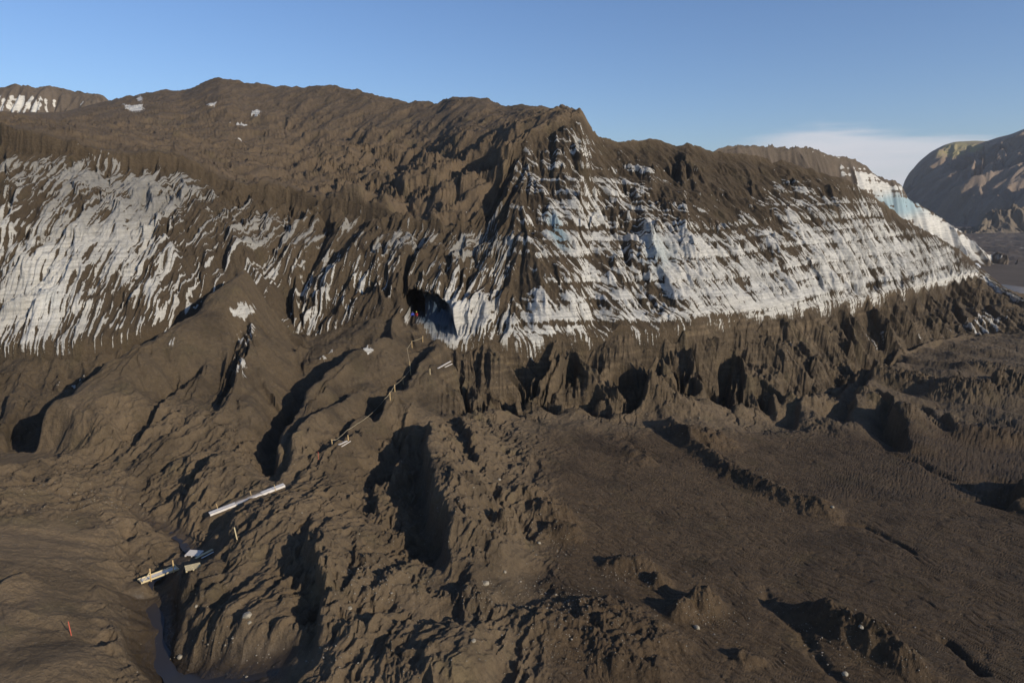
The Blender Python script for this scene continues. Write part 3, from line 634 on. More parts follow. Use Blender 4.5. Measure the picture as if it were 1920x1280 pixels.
# ------------------------------------------------------------------ far parts of the glacier, plain, mountain, river
def loft(name, lines, rows, ncol, az0, az1, mat, attrf, disp, sm=2.0):
    a = np.linspace(az0, az1, ncol); R_, Z_ = [], []
    for ln in lines:
        P = to_polar(ln); R_.append(g1(np.interp(a, P[:, 0], P[:, 1]), sm)); Z_.append(g1(np.interp(a, P[:, 0], P[:, 2]), sm))
    rr_, zr_, kk_ = [], [], []
    for k in range(len(lines) - 1):
        for j in range(rows[k]):
            t = j / rows[k]; rr_.append(R_[k] * (1 - t) + R_[k + 1] * t); zr_.append(Z_[k] * (1 - t) + Z_[k + 1] * t); kk_.append(k + t)
    rr_.append(R_[-1]); zr_.append(Z_[-1]); kk_.append(len(lines) - 1)
    RR_ = np.array(rr_); Zq = np.array(zr_); K = np.array(kk_)[:, None] * np.ones_like(RR_)
    Xq = RR_ * np.sin(a)[None]; Yq = RR_ * np.cos(a)[None]
    Zd = disp(Xq, Yq, Zq, K)
    return structure(grid_mesh(name, Xq, Yq, Zd, attrf(Xq, Yq, Zd, K), mat))
zero = lambda a: np.zeros_like(a)
def gullied(Xq, Yq, Zq, octs, amount, seed):
    Xi, Xj = np.gradient(Xq, axis=0), np.gradient(Xq, axis=1); Yi, Yj = np.gradient(Yq, axis=0), np.gradient(Yq, axis=1)
    Zi, Zj = np.gradient(blur(Zq, 6, 6), axis=0), np.gradient(blur(Zq, 6, 6), axis=1); det = Xi * Yj - Xj * Yi + 1e-9
    gx = (Zi * Yj - Zj * Yi) / det; gy = (Zj * Xi - Zi * Xj) / det; h = 0; fl = 0
    for n_, (wl, am) in enumerate(octs):
        c_, s_, qx, qy = gullies(Xq.astype(F32), Yq.astype(F32), gx.astype(F32), gy.astype(F32), wl, seed + n_)
        h = h + am * (c_ * .4 + .6 * (1 - 2 * np.sqrt(np.maximum(1 - .98 * (.5 + .5 * c_), 0)))); k = am * 2 * np.pi / wl * .35
        gx = gx - k * s_ * qx; gy = gy - k * s_ * qy; fl = fl + c_ / len(octs)
    return h * amount, fl
def far_disp(seed, top_k):
    def f(Xq, Yq, Zq, K):
        h, fl = gullied(Xq, Yq, Zq, [(30, 3.5), (14, 2.4), (7, 1.3), (3.5, .7)], sstep(0, .2, K) * sstep(top_k, top_k - .25, K) * 0.9 + 0.22, seed)
        return Zq + h + 1.2 * fbm(Xq / 25, Yq / 25, 5, seed + 9) * sstep(0, .3, K)
    return f
def far_attr(seed, wfun):
    def f(Xq, Yq, Zq, K):
        px, py, d = proj(Xq, Yq, Zq)
        h, fl = gullied(Xq, Yq, Zq, [(8, 1), (4, 1)], 1, seed)
        n = fbm(Xq / 8, Yq / 8 + Zq / 9, 4, seed + 3, .6)
        la = gnoise(Xq * 0 + 3.3, Zq / 1.6 + 0.2 * n + Xq / 90, seed + 4) * 2.4
        ice_ = sstep(-.1, .35, wfun(px, py, K) + .5 * fl + .8 * n + (.35 if seed < 600 else .06) * la)
        T_ = (.5 + .5 * fbm(Xq / 20, Yq / 20, 3, seed + 5))
        cc = (np.array([.115, .088, .062])[None, None] * (0.8 + .5 * T_[..., None]))
        bl = 0.9 * np.exp(-((px - 1685) / 55) ** 2 - ((py - 385) / 25) ** 2)
        return {'dirt': cc, 'ice': ice_, 'blue': bl + .1, 'wet': zero(Zq), 'cave': zero(Zq)}
    return f
def gb(px, py, cx, cy, rx_, ry_, ang=0):
    c, s = math.cos(R(ang)), math.sin(R(ang)); u = ((px - cx) * c + (py - cy) * s) / rx_; v = (-(px - cx) * s + (py - cy) * c) / ry_
    return np.exp(-(u * u + v * v))
F0 = zz([(1150, -36, 262), (1500, -36, 300), (1700, -36, 330), (1840, -36, 375), (1870, -36, 392), (1890, -36, 400)])
F1 = [(1150, 0, 'zd', (6, 300)), (1290, 0, 'zd', (12, 310)), (1335, 284, 'd', 318), (1352, 277, 'd', 320), (1410, 273, 'd', 325), (1440, 272, 'd', 327), (1480, 277, 'd', 330), (1520, 276, 'd', 335), (1560, 290, 'd', 338), (1600, 301, 'd', 343),
      (1626, 312, 'd', 346), (1650, 330, 'd', 350), (1680, 338, 'd', 354), (1690, 348, 'd', 356), (1700, 372, 'd', 360), (1740, 394, 'd', 368), (1800, 432, 'd', 385), (1850, 474, 'd', 402), (1866, 486, 'd', 408), (1890, 0, 'zd', (-36, 412))]
F2 = zz([(1150, 0, 360), (1480, 10, 420), (1600, 0, 430), (1700, -14, 425), (1850, -36, 430), (1890, -36, 440)])
F3 = zz([(1150, -37, 520), (1890, -37, 520)])
azp = lambda px, d=1.0: math.atan((px - 960) / FPX)
wr = lambda px, py, K: -0.95 + 1.5 * gb(px, py, 1640, 350, 90, 22, 33) + 1.4 * gb(px, py, 1740, 415, 110, 30, 33) + 1.2 * gb(px, py, 1800, 455, 70, 28, 20) + .5 * gb(px, py, 1500, 290, 60, 10) - 2.0 * sstep(.97, 1.1, K)
loft('far_glacier', [F0, F1, F2, F3], [190, 40, 6], 520, azp(1150), azp(1905), m_terr, far_attr(500, wr), far_disp(510, 1.0))
G0 = zz([(-800, 20, 420), (300, 20, 420)])
G1 = [(-800, 120, 'd', 480), (-300, 150, 'd', 470), (0, 165, 'd', 465), (20, 161, 'd', 465), (42, 157, 'd', 465), (70, 163, 'd', 466), (100, 165, 'd', 467), (130, 169, 'd', 468), (175, 174, 'd', 470), (190, 178, 'd', 470), (204, 187, 'd', 471), (218, 202, 'd', 472), (250, 225, 'd', 475), (300, 250, 'd', 480)]
G2 = zz([(-800, 60, 560), (0, 70, 560), (200, 50, 560), (300, 30, 560)])
G3 = zz([(-800, -37, 900), (300, -37, 900)])
wl_ = lambda px, py, K: -0.75 + .75 * gb(px, py, 30, 205, 60, 22) + .5 * gb(px, py, 60, 185, 140, 30) - 1.6 * sstep(.86, 1.05, K)
loft('far_glacier.001', [G0, G1, G2, G3], [150, 30, 6], 420, R(-56), azp(300), m_terr, far_attr(600, wl_), far_disp(610, 1.0))
# outwash plain to the horizon
pa = np.concatenate([np.linspace(-180, 20, 60, endpoint=False), np.linspace(20, 46, 420), np.linspace(46, 180, 40)[1:]]) * math.pi / 180
pr = np.concatenate([[60], np.linspace(150, 1000, 420), np.geomspace(1010, 4200, 40)])
PRr, PAa = np.meshgrid(pr, pa, indexing='ij'); xq, yq = PRr * np.sin(PAa), PRr * np.cos(PAa)
ppx, ppy, _ = proj(xq, yq, np.full_like(xq, CAMZ - 35.2))
hum = sstep(440, 520, PRr) * sstep(1400, 900, PRr) * sstep(R(24), R(28), PAa)
zq = CAMZ - 35.2 - 5 * sstep(300, 230, PRr) * (np.abs(PAa) < R(56)) + hum * (5.0 * np.maximum(fbm(xq / 45, yq / 60, 5, 700, .55), -.1) + 1.2 * fbm(xq / 8, yq / 8, 3, 701)) + 0.15 * fbm(xq / 12, yq / 12, 3, 702)
tq_ = 0.5 + .5 * fbm(xq / 60, yq / 25, 4, 703)
pc = np.array([.085, .066, .050])[None, None] * (.7 + .7 * tq_[..., None])
structure(grid_mesh('outwash_plain', xq, yq, zq, {'dirt': pc, 'ice': 0.5 * sstep(.34, .42, fbm(xq / 14, yq / 14, 4, 704)) * hum, 'blue': zero(zq), 'wet': zero(zq), 'cave': zero(zq)}, m_terr))
# mountain on the right
M0 = zz([(1560, -37, 1500), (1690, -36, 1250), (1800, -36, 1050), (1920, -36, 950), (2500, -36, 900)])
M1 = zz([(1560, -37, 1510), (1690, -10, 1290), (1800, 12, 1110), (1920, 20, 1020), (2500, 30, 960)])
M2 = [(1560, 0, 'zd', (-37, 1700)), (1660, 0, 'zd', (-30, 1650)), (1688, 372, 'd', 1640), (1693, 348, 'd', 1640), (1703, 328, 'd', 1630), (1722, 304, 'd', 1620), (1745, 285, 'd', 1610), (1770, 272, 'd', 1600), (1790, 266, 'd', 1600), (1830, 264, 'd', 1600), (1850, 265, 'd', 1590), (1870, 258, 'd', 1500), (1895, 252, 'd', 1480), (1920, 242, 'd', 1450), (2000, 210, 'd', 1400), (2300, 150, 'd', 1300), (2500, 120, 'd', 1300)]
M3 = zz([(1560, -38, 2200), (2500, -38, 2200)])
def m_disp(Xq, Yq, Zq, K):
    h, fl = gullied(Xq, Yq, Zq, [(150, 14), (70, 8), (32, 4), (15, 1.8)], sstep(0, .5, K) * sstep(1.98, 1.7, K), 720)
    return Zq + h + sstep(0, .4, K) * sstep(2.0, 1.8, K) * 14 * fbm(Xq / 120, Yq / 120, 6, 730, .55)
def m_attr(Xq, Yq, Zq, K):
    px, py, d = proj(Xq, Yq, Zq); t = .5 + .5 * fbm(Xq / 90, Yq / 90, 4, 731, .6)
    cc = np.array([.21, .155, .11])[None, None] * (.7 + .6 * t[..., None])
    mo = sstep(.45, .8, gb(px, py, 1800, 277, 60, 18, -12) + .6 * fbm(Xq / 40, Yq / 40, 4, 732))
    cc = mixc(cc, np.broadcast_to(np.array([.27, .23, .10]), cc.shape), mo * .9)
    return {'dirt': cc, 'ice': zero(Zq), 'blue': zero(Zq), 'wet': zero(Zq), 'cave': zero(Zq)}
loft('mountain', [M0, M1, M2, M3], [60, 200, 10], 480, azp(1560), azp(2500), m_terr, m_attr, m_disp)
K0 = zz([(1790, -36, 800), (2300, -36, 780)])
K1 = [(1790, 0, 'zd', (-36.5, 850)), (1822, 0, 'zd', (-34, 845)), (1840, 408, 'd', 840), (1860, 392, 'd', 835), (1880, 396, 'd', 835), (1900, 386, 'd', 830), (1925, 392, 'd', 830), (1960, 400, 'd', 830), (2100, 400, 'd', 830), (2300, 0, 'zd', (-37, 830))]
K2 = zz([(1790, -37, 930), (2300, -37, 930)])
def k_disp(Xq, Yq, Zq, K):
    h, fl = gullied(Xq, Yq, Zq, [(30, 4), (14, 2.4), (7, 1.2)], sstep(0, .3, K) * sstep(2, 1.7, K), 740)
    return Zq + h + 4 * fbm(Xq / 18, Yq / 18, 5, 741, .6) * sstep(0, .3, K)
loft('hill', [K0, K1, K2], [80, 40], 260, azp(1790), azp(2300), m_terr, lambda a, b, c_, K: {'dirt': np.array([.16, .125, .085])[None, None] * (.7 + .6 * (.5 + .5 * fbm(a / 20, b / 20, 4, 742)))[..., None], 'ice': zero(c_), 'blue': zero(c_), 'wet': zero(c_), 'cave': zero(c_)}, k_disp)

# ------------------------------------------------------------------ simple materials
def flat_mat(name, col, rough=0.7, var=0.25, scale=6, metal=0, stretch=None):
    m, nt, b = new_mat(name); N = nt.nodes.new; L = nt.links.new
    tcn = N('ShaderNodeTexCoord'); mp = N('ShaderNodeMapping'); L(tcn.outputs['Object'], mp.inputs[0])
    if stretch: mp.inputs['Scale'].default_value = stretch
    n = N('ShaderNodeTexNoise'); n.inputs['Scale'].default_value = scale; n.inputs['Detail'].default_value = 5; L(mp.outputs[0], n.inputs['Vector'])
    r = N('ShaderNodeMapRange'); L(n.outputs['Fac'], r.inputs['Value']); r.inputs['From Min'].default_value = .3; r.inputs['From Max'].default_value = .7
    r.inputs['To Min'].default_value = 1 - var; r.inputs['To Max'].default_value = 1 + var * .4
    mx = N('ShaderNodeVectorMath'); mx.operation = 'SCALE'; mx.inputs[0].default_value = col; L(r.outputs[0], mx.inputs['Scale'])
    L(mx.outputs[0], b.inputs['Base Color']); b.inputs['Roughness'].default_value = rough; b.inputs['Metallic'].default_value = metal
    return m
M_pine = flat_mat('fresh pine boards', (.62, .50, .28), .7, .3, 3, 0, (1, 8, 8))
M_pale = flat_mat('pale weathered boards', (.70, .64, .56), .7, .25, 3, 0, (1, 8, 8))
M_mudw = flat_mat('muddy boards', (.36, .29, .22), .85, .4, 3)
M_rope = flat_mat('rope', (.55, .45, .28), .9, .2, 20)
M_post = flat_mat('post wood', (.58, .40, .18), .8, .25, 5, 0, (6, 6, 1))
M_red = flat_mat('orange red paint', (.55, .12, .07), .6, .2, 8)
M_stone = flat_mat('pale stone', (.30, .26, .19), .85, .4, 4)
M_water, _nt, _b = new_mat('water'); _b.inputs['Base Color'].default_value = (.10, .12, .14, 1); _b.inputs['Roughness'].default_value = .08
_n = _nt.nodes.new('ShaderNodeTexNoise'); _n.inputs['Scale'].default_value = .8; _bp = _nt.nodes.new('ShaderNodeBump'); _bp.inputs['Strength'].default_value = .15; _nt.links.new(_n.outputs['Fac'], _bp.inputs['Height']); _nt.links.new(_bp.outputs[0], _b.inputs['Normal'])

def put(name, bm, mat, parent=None, smooth_=False):
    me = bpy.data.meshes.new(name); bmesh.ops.recalc_face_normals(bm, faces=bm.faces); bm.to_mesh(me); bm.free()
    if smooth_: me.polygons.foreach_set('use_smooth', [True] * len(me.polygons))
    me.materials.append(mat); o = bpy.data.objects.new(name, me); COL.objects.link(o)
    if parent: o.parent = parent
    return o
def tag(o, label, cat, group=None):
    o['label'] = label; o['category'] = cat
    if group: o['group'] = group
    return o
def thing(name, loc, label, cat, group=None, rot=None):
    o = bpy.data.objects.new(name, None); COL.objects.link(o); o.location = loc
    if rot is not None: o.rotation_euler = rot
    return tag(o, label, cat, group)
def box(bm, c, sz, rot=None, bev=0.008):
    g = bmesh.ops.create_cube(bm, size=1.0); vs = g['verts']
    bmesh.ops.scale(bm, vec=sz, verts=vs)
    if bev: 
        es = list({e for v in vs for e in v.link_edges}); r = bmesh.ops.bevel(bm, geom=es, offset=min(bev, min(sz) * .3), segments=1, affect='EDGES'); vs = list({v for f in r['faces'] for v in f.verts} | {v for v in vs if v.is_valid})
    if rot is not None: bmesh.ops.rotate(bm, cent=(0, 0, 0), matrix=rot, verts=vs)
    bmesh.ops.translate(bm, vec=c, verts=vs); return vs
def bar(bm, a, b, w_, h_, bev=0.006):
    a, b = Vector(a), Vector(b); d = b - a; q = d.to_track_quat('X', 'Z').to_matrix()
    return box(bm, (a + b) / 2, (d.length, w_, h_), q, bev)
def cyl(bm, a, b, r, r2=None, n=10):
    a, b = Vector(a), Vector(b); d = b - a
    g = bmesh.ops.create_cone(bm, cap_ends=True, segments=n, radius1=r, radius2=r if r2 is None else r2, depth=d.length)
    bmesh.ops.rotate(bm, cent=(0, 0, 0), matrix=d.to_track_quat('Z', 'Y').to_matrix(), verts=g['verts'])
    bmesh.ops.translate(bm, vec=(a + b) / 2, verts=g['verts'])
def frame(a, b):
    """an Empty's placing for something that runs from a to b"""
    a, b = Vector(a), Vector(b); d = b - a
    return a, d.to_track_quat('X', 'Z').to_euler(), d.length

# footbridge over the stream cut
def at_z(px, py, z):
    f = SP + (py - 640) / FPX * CP; return Vector(ray(px, py, (CAMZ - z) / f))
a, b = at_z(262, 1090, zpad + .12), at_z(332, 1063.5, zpad + .12)
loc, rot, ln = frame(a, b)
t = thing('footbridge', loc, 'small plank footbridge with two upright posts crossing the dark stream cut', 'footbridge', None, rot)
bm = bmesh.new()
for k in range(3): box(bm, (ln / 2, -0.22 + k * .22, 0), (ln, .2, .05))
put('deck', bm, M_pale, t)
for sgn, nm in ((-1, M_pine), (1, M_pine)):
    bm = bmesh.new(); box(bm, (ln / 2, sgn * .36, .03), (ln + .06, .06, .16)); put('side_beam', bm, nm, t)
for x_ in (.04, ln - .04):
    bm = bmesh.new(); box(bm, (x_, 0, .055), (.1, .66, .05)); put('end_board', bm, M_pine, t)
for x_, bx in ((ln * .24, .05), (ln * .85, ln - .06)):
    bm = bmesh.new(); box(bm, (x_, -.42, .45), (.09, .06, 1.15)); put('post', bm, M_post, t)
    bm = bmesh.new(); bar(bm, (x_, -.47, .78), (bx, -.47 if bx < 1 else .36, .08), .04, .06); put('brace', bm, M_pine, t)
# pallets
def pallet(c, ex, label, mat, slats, L_=1.2, W_=0.9):
    e = (Vector(ex) - Vector(c)); yaw = math.atan2(e.y, e.x)
    t = thing('pallet', Vector(c) + Vector((0, 0, .09)), label, 'pallet', 'pallets by the footbridge', (0.04, 0.03, yaw))
    bm = bmesh.new()
    for k in range(slats):
        w_ = W_ / slats; box(bm, (0, -W_ / 2 + w_ * (k + .5), .07), (L_, w_ * (.93 if slats > 7 else .72), .025))
    put('top_boards', bm, mat, t)
    for x_ in (-L_ / 2 + .06, 0, L_ / 2 - .06):
        bm = bmesh.new()
        for y_ in (-W_ / 2 + .08, 0, W_ / 2 - .08): box(bm, (x_, y_, .012), (.12, .14, .09))
        box(bm, (x_, 0, -.045), (.12, W_, .022)); put('runner', bm, mat, t)
pallet(on(364, 1039), on(380, 1039.3), 'pallet with closed pale board top lying beside the stream', M_pale, 9, 1.25, .95)
pallet(on(361.5, 1064.5), on(370, 1069.5), 'open slatted yellowish pallet lying on mud right of the footbridge', M_pine, 5, 1.15, .95)
# loose boards
def board(name, p, q, w_, th, label, grp, mat, lift=.06):
    a, b = on(*p), on(*q); a.z += lift; b.z += lift
    loc, rot, ln = frame(a, b); bm = bmesh.new(); box(bm, (ln / 2, 0, 0), (ln, w_, th))
    o = put(name, bm, mat); o.location = loc; o.rotation_euler = rot; return tag(o, label, 'board', grp)
board('wooden_board', (366.6, 1048.7), (398.8, 1031.5), .26, .06, 'longest of two pine boards lying side by side beside the pale pallet', 'boards by the pallets', M_pine, .14)
board('wooden_board', (378, 1048.5), (400.4, 1036.5), .14, .05, 'thin pale board lying against the longer board near the pallets', 'boards by the pallets', M_pale, .1)
board('wooden_board', (635.5, 835.7), (650.8, 827.6), .25, .06, 'wider of two pale boards by the lowest rope post', 'boards by the rope fence', M_pale, .12)
board('wooden_board', (641, 838.5), (657.5, 828.6), .14, .06, 'narrow pale board lying below its wider neighbour at the foot of the rope fence', 'boards by the rope fence', M_pale, .12)
board('wooden_board', (820.4, 693.5), (842.8, 679.2), .25, .08, 'pale board on the slope below the ice, right of the shadowed gully', 'boards below the ice', M_pale, .3)
board('wooden_board', (834, 690), (848, 684.3), .18, .08, 'short pale board half buried beside the longer one below the ice', 'boards below the ice', M_pale, .2)
# long walkway
pts = [on(394 + (534 - 394) * k / 14, 966.5 + (911.5 - 966.5) * k / 14) for k in range(15)]
zfit = np.polyfit(range(15), [p.z for p in pts], 1); xf = np.polyfit(range(15), [p.x for p in pts], 1); yf = np.polyfit(range(15), [p.y for p in pts], 1)
a = Vector((xf[1], yf[1], zfit[1] + .25)); b = Vector((xf[0] * 14 + xf[1], yf[0] * 14 + yf[1], zfit[0] * 14 + zfit[1] + .25))
loc, rot, ln = frame(a, b)
t = thing('walkway', loc, 'long narrow plank walkway of pale boards lying across the mud slope', 'walkway', None, rot)
for k, (x0, x1) in enumerate([(0, .34), (.34, .68), (.68, 1)]):
    bm = bmesh.new(); box(bm, ((x0 + x1) / 2 * ln, .16, 0.01 * k), ((x1 - x0) * ln - .02, .26, .05)); put('tread_board', bm, M_mudw if k == 1 else M_pale, t)
    bm = bmesh.new(); box(bm, ((x0 + x1) / 2 * ln, -.13, .012 * k - .02), ((x1 - x0) * ln - .02, .27, .06)); put('tread_board', bm, M_pale, t)
    bm = bmesh.new(); box(bm, ((x0 + x1) / 2 * ln, -.285, -.08), ((x1 - x0) * ln - .03, .035, .2)); put('side_board', bm, M_pale, t)
for x_ in (.12, .56, .86):
    bm = bmesh.new(); box(bm, (x_ * ln, .32 if x_ < .8 else -.34, .15), (.05, .05, .75)); put('stake', bm, M_post, t)
# upright stakes
def stake(name, base, h, r_, label, cat, grp, mat, lean=(0, 0), tip=None):
    p = on(*base); bm = bmesh.new()
    box(bm, (0, 0, h / 2 - .1), (r_ * 2, r_ * 2, h + .2), None, .008)
    o = put(name, bm, mat); o.location = p; o.rotation_euler = (lean[0], lean[1], .3); tag(o, label, cat, grp); return p + Vector((0, 0, h))
stake('wooden_stake', (444.5, 1009.5), 1.1, .045, 'lone yellow wooden stake standing below the long walkway', 'stake', None, M_pine, (0, -.12))
stake('wooden_stake', (806.8, 702), .95, .045, 'slim stake standing on the slope left of the two boards below the ice', 'stake', None, M_pine)
stake('marker_pole', (134, 1190), 1.05, .026, 'orange red marker pole on the smooth mud in the near left corner', 'marker pole', 'orange marker poles', M_red, (0, -.06))
stake('marker_pole', (597, 862), .9, .022, 'small orange marker pole on the ridge left of the rope fence', 'marker pole', 'orange marker poles', M_red)
posts = [((623.4, 839.7), .98, 'lowest post of the rope fence, beside two pale boards'), ((653.2, 823), .5, 'short peg post just above the two pale boards'), ((731, 748.3), .95, 'first rope post above the long rope sag, at the edge of the shadow'),
         ((741, 734), .95, 'rope post second up in the row over the shadowed gully'), ((756, 719), .98, 'rope post third up in the row over the shadowed gully'), ((769.6, 703), 1.0, 'rope post where the fence turns steeply upward'),
         ((769, 691), 1.1, 'rope post directly above the turn of the fence'), ((772.7, 652), 1.15, 'leaning rope post where the fence bends right below the cave'), ((792.4, 641), 1.05, 'topmost rope post, closest to the ice cave')]
tops = []
for (bp, h, lb) in posts: tops.append(stake('fence_post', bp, h, .045, lb, 'fence post', 'posts of the rope fence', M_post, (random.uniform(-.04, .04), random.uniform(-.05, .02))))
path = [tops[0] - Vector((0, 0, .05))]
for q, lf in [((632, 829), .35), ((651, 813), .45), ((670, 798), .35), ((690, 785), .35), ((710, 769), .4), ((722, 756), .6)]: path.append(on(*q) + Vector((0, 0, lf)))
for k in (2, 3, 4, 5, 6): path.append(tops[k] - Vector((0, 0, .07)))
path.append(on(764, 664) + Vector((0, 0, .9))); path.append(tops[7] - Vector((0, 0, .05))); path.append(tops[8] - Vector((0, 0, .3)))
dense = []
for i in range(len(path) - 1):
    for k in range(6):
        u = k / 6; p = path[i].lerp(path[i + 1], u); p.z -= .06 * math.sin(math.pi * u); dense.append(p)
dense.append(path[-1]); bm = bmesh.new()
for i in range(len(dense) - 1): cyl(bm, dense[i], dense[i + 1], .02, .02, 6)
tag(put('rope', bm, M_rope), 'long pale rope strung over the posts up to the ice cave', 'rope')

# ------------------------------------------------------------------ two people just inside the cave mouth
def blobm(bm, c, rx_, ry_, rz_, seg=14):
    g = bmesh.ops.create_uvsphere(bm, u_segments=seg, v_segments=seg // 2 + 2, radius=1); bmesh.ops.scale(bm, vec=(rx_, ry_, rz_), verts=g['verts']); bmesh.ops.translate(bm, vec=c, verts=g['verts'])
def skin_obj(name, verts, edges, radii, mat, parent, root=0):
    me = bpy.data.meshes.new(name); me.from_pydata(verts, edges, []); o = bpy.data.objects.new(name, me); COL.objects.link(o)
    m = o.modifiers.new('skin', 'SKIN'); 
    for i, r in enumerate(radii): me.skin_vertices[0].data[i].radius = (r, r)
    me.skin_vertices[0].data[root].use_root = True
    o.modifiers.new('sub', 'SUBSURF').levels = 1; o.modifiers['sub'].render_levels = 1
    me.materials.append(mat); o.parent = parent; return o
M_skin = flat_mat('skin', (.45, .28, .2), .6, .1); M_trs = flat_mat('dark trousers', (.03, .03, .04), .8, .2)
def person(loc, yaw, jacket, helmet, label, arm=0.25):
    t = thing('person', loc, label, 'person', None, (0, 0, yaw))
    V = [(0, 0, .93), (0, 0, 1.12), (0, .01, 1.38), (0, 0, 1.50), (0, -.01, 1.57), (.17, 0, 1.42), (.23, -.02, 1.16), (.22, -.12 - arm * .3, .93), (-.17, 0, 1.42), (-.23, 0, 1.16), (-.24, -.08, .90),
         (.1, 0, .88), (.12, -.03, .5), (.12, 0, .09), (.13, -.14, .05), (-.1, 0, .88), (-.12, .02, .5), (-.12, .05, .09), (-.13, -.09, .05)]
    E = [(0, 1), (1, 2), (2, 3), (3, 4), (2, 5), (5, 6), (6, 7), (2, 8), (8, 9), (9, 10), (0, 11), (11, 12), (12, 13), (13, 14), (0, 15), (15, 16), (16, 17), (17, 18)]
    r_ = [.15, .15, .17, .06, .06, .075, .06, .045, .075, .06, .045, .10, .075, .055, .04, .10, .075, .055, .04]
    b_ = skin_obj('body', V, E, r_, M_skin, t)
    b_.data.materials.clear(); b_.data.materials.append(M_trs)
    bm = bmesh.new(); blobm(bm, (0, -.01, 1.67), .075, .095, .115); blobm(bm, (0, -.108, 1.66), .014, .02, .022, 8)
    for sg_ in (-1, 1): blobm(bm, (sg_ * .077, 0, 1.665), .012, .022, .03, 8)
    put('head', bm, M_skin, t, True)
    bm = bmesh.new(); blobm(bm, (0, -.01, 1.715), .105, .13, .09); put('helmet', bm, helmet, t, True)
    JV = [(0, 0, .90), (0, 0, 1.12), (0, .01, 1.40), (.18, 0, 1.43), (.24, -.02, 1.16), (.23, -.12 - arm * .28, .97), (-.18, 0, 1.43), (-.24, 0, 1.16), (-.25, -.08, .95)]
    skin_obj('jacket', JV, [(0, 1), (1, 2), (2, 3), (3, 4), (4, 5), (2, 6), (6, 7), (7, 8)], [.175, .175, .18, .09, .075, .065, .09, .075, .065], jacket, t)
    for hx, hy, hz in ((.22, -.13 - arm * .32, .90), (-.24, -.09, .87)):
        bm = bmesh.new(); blobm(bm, (hx, hy, hz), .035, .03, .045, 8)
        for k in range(4): cyl(bm, (hx - .024 + .016 * k, hy, hz - .03), (hx - .024 + .016 * k, hy - .015, hz - .09 - .006 * (k in (1, 2))), .009, .007, 6)
        cyl(bm, (hx, hy - .025, hz), (hx - .01 * (1 if hx > 0 else -1), hy - .06, hz - .035), .010, .008, 6)
        put('hand', bm, M_skin, t, True)
cx_, cy_, cz_ = ray(779, 604, 119)
def cavefloor(px):
    m = (np.abs(GPX - px) < 1.5) & (GPY > 596) & (GPY < 608) & (CAVE.ravel() > .5) & (GD < 124)
    return float(np.median(GZ[m])) if m.any() else cz_
p1 = Vector(ray(781.5, 602, 123)); p2 = Vector(ray(774.0, 602, 124.5))
M_rj = flat_mat('red jacket', (.38, .025, .02), .7, .1); M_bj = flat_mat('blue jacket', (.04, .07, .45), .7, .1)
M_yh = flat_mat('yellow helmet', (.55, .60, .08), .4, .05); M_bh = flat_mat('blue helmet', (.03, .05, .2), .4, .05)
person(p1, 2.6 - math.pi, M_rj, M_yh, 'person in red jacket and yellow green helmet standing in the cave mouth')
person(p2, .2, M_bj, M_bh, 'person in blue jacket standing deeper in the dark cave mouth', .1)

# ------------------------------------------------------------------ white minibus on the plain
vd = 373.0; vx, vy, vz = ray(1824, 503, vd); vz = CAMZ - 35.2 + .05
t = thing('minibus', (vx, vy, vz), 'white minibus with dark side windows parked beyond the tip of the ice', 'minibus', None, (0, 0, -0.12))
M_white = flat_mat('white van paint', (.8, .8, .8), .35, .06); M_glass = flat_mat('dark glass', (.02, .025, .03), .1, .1); M_tyre = flat_mat('tyre', (.02, .02, .02), .9, .1); M_rim = flat_mat('rim', (.4, .4, .42), .4, .1, 5, .6)
LV, WV = 6.9, 2.0
prof = [(-3.4, .42), (-3.45, 1.0), (-3.38, 2.45), (-3.25, 2.62), (1.7, 2.64), (2.15, 2.52), (2.85, 1.62), (3.3, 1.42), (3.45, 1.15), (3.45, .45), (2.9, .38), (-3.0, .38)]
bm = bmesh.new(); fs = []
for s_ in (-1, 1):
    fs.append([bm.verts.new((x_, s_ * (WV / 2 - (.12 if z_ > 2.2 else (.04 if z_ > 1.4 else 0))), z_)) for x_, z_ in prof])
bm.faces.new(fs[0]); bm.faces.new(fs[1][::-1])
for i in range(len(prof)): j = (i + 1) % len(prof); bm.faces.new((fs[0][i], fs[0][j], fs[1][j], fs[1][i]))
bmesh.ops.bevel(bm, geom=list(bm.edges), offset=.04, segments=2, affect='EDGES')
body = put('body', bm, M_white, t, False)
for s_ in (-1, 1):
    for x0, x1 in ((-3.1, -2.1), (-1.95, -.85), (-.7, .45), (.6, 1.55)):
        bm = bmesh.new(); box(bm, ((x0 + x1) / 2, s_ * .955, 1.88), (x1 - x0, .03, .56), Matrix.Rotation(s_ * .08, 3, 'X'), .02); put('side_window', bm, M_glass, t)
bm = bmesh.new(); bar(bm, (2.22, 0, 2.43), (2.83, 0, 1.68), 1.6, .03, .01); put('windscreen', bm, M_glass, t)
for x_ in (-2.2, 2.25):
    for s_ in (-1, 1):
        bm = bmesh.new(); cyl(bm, (x_, s_ * .78, .36), (x_, s_ * 1.03, .36), .37, None, 20); wo = put('wheel', bm, M_tyre, t)
        bm = bmesh.new(); cyl(bm, (x_, s_ * 1.0, .36), (x_, s_ * 1.045, .36), .21, None, 14); put('rim', bm, M_rim, wo)
for s_ in (-1, 1):
    bm = bmesh.new(); box(bm, (3.44, s_ * .72, .98), (.08, .34, .22), None, .03); put('headlight', bm, flat_mat('lamp glass', (.7, .7, .72), .1, .05), t)
    bm = bmesh.new(); box(bm, (2.3, s_ * 1.1, 1.65), (.12, .2, .28), None, .03); put('mirror', bm, M_glass, t)
bm = bmesh.new(); box(bm, (3.42, 0, .5), (.16, 1.9, .24), None, .05); put('bumper', bm, M_trs, t)

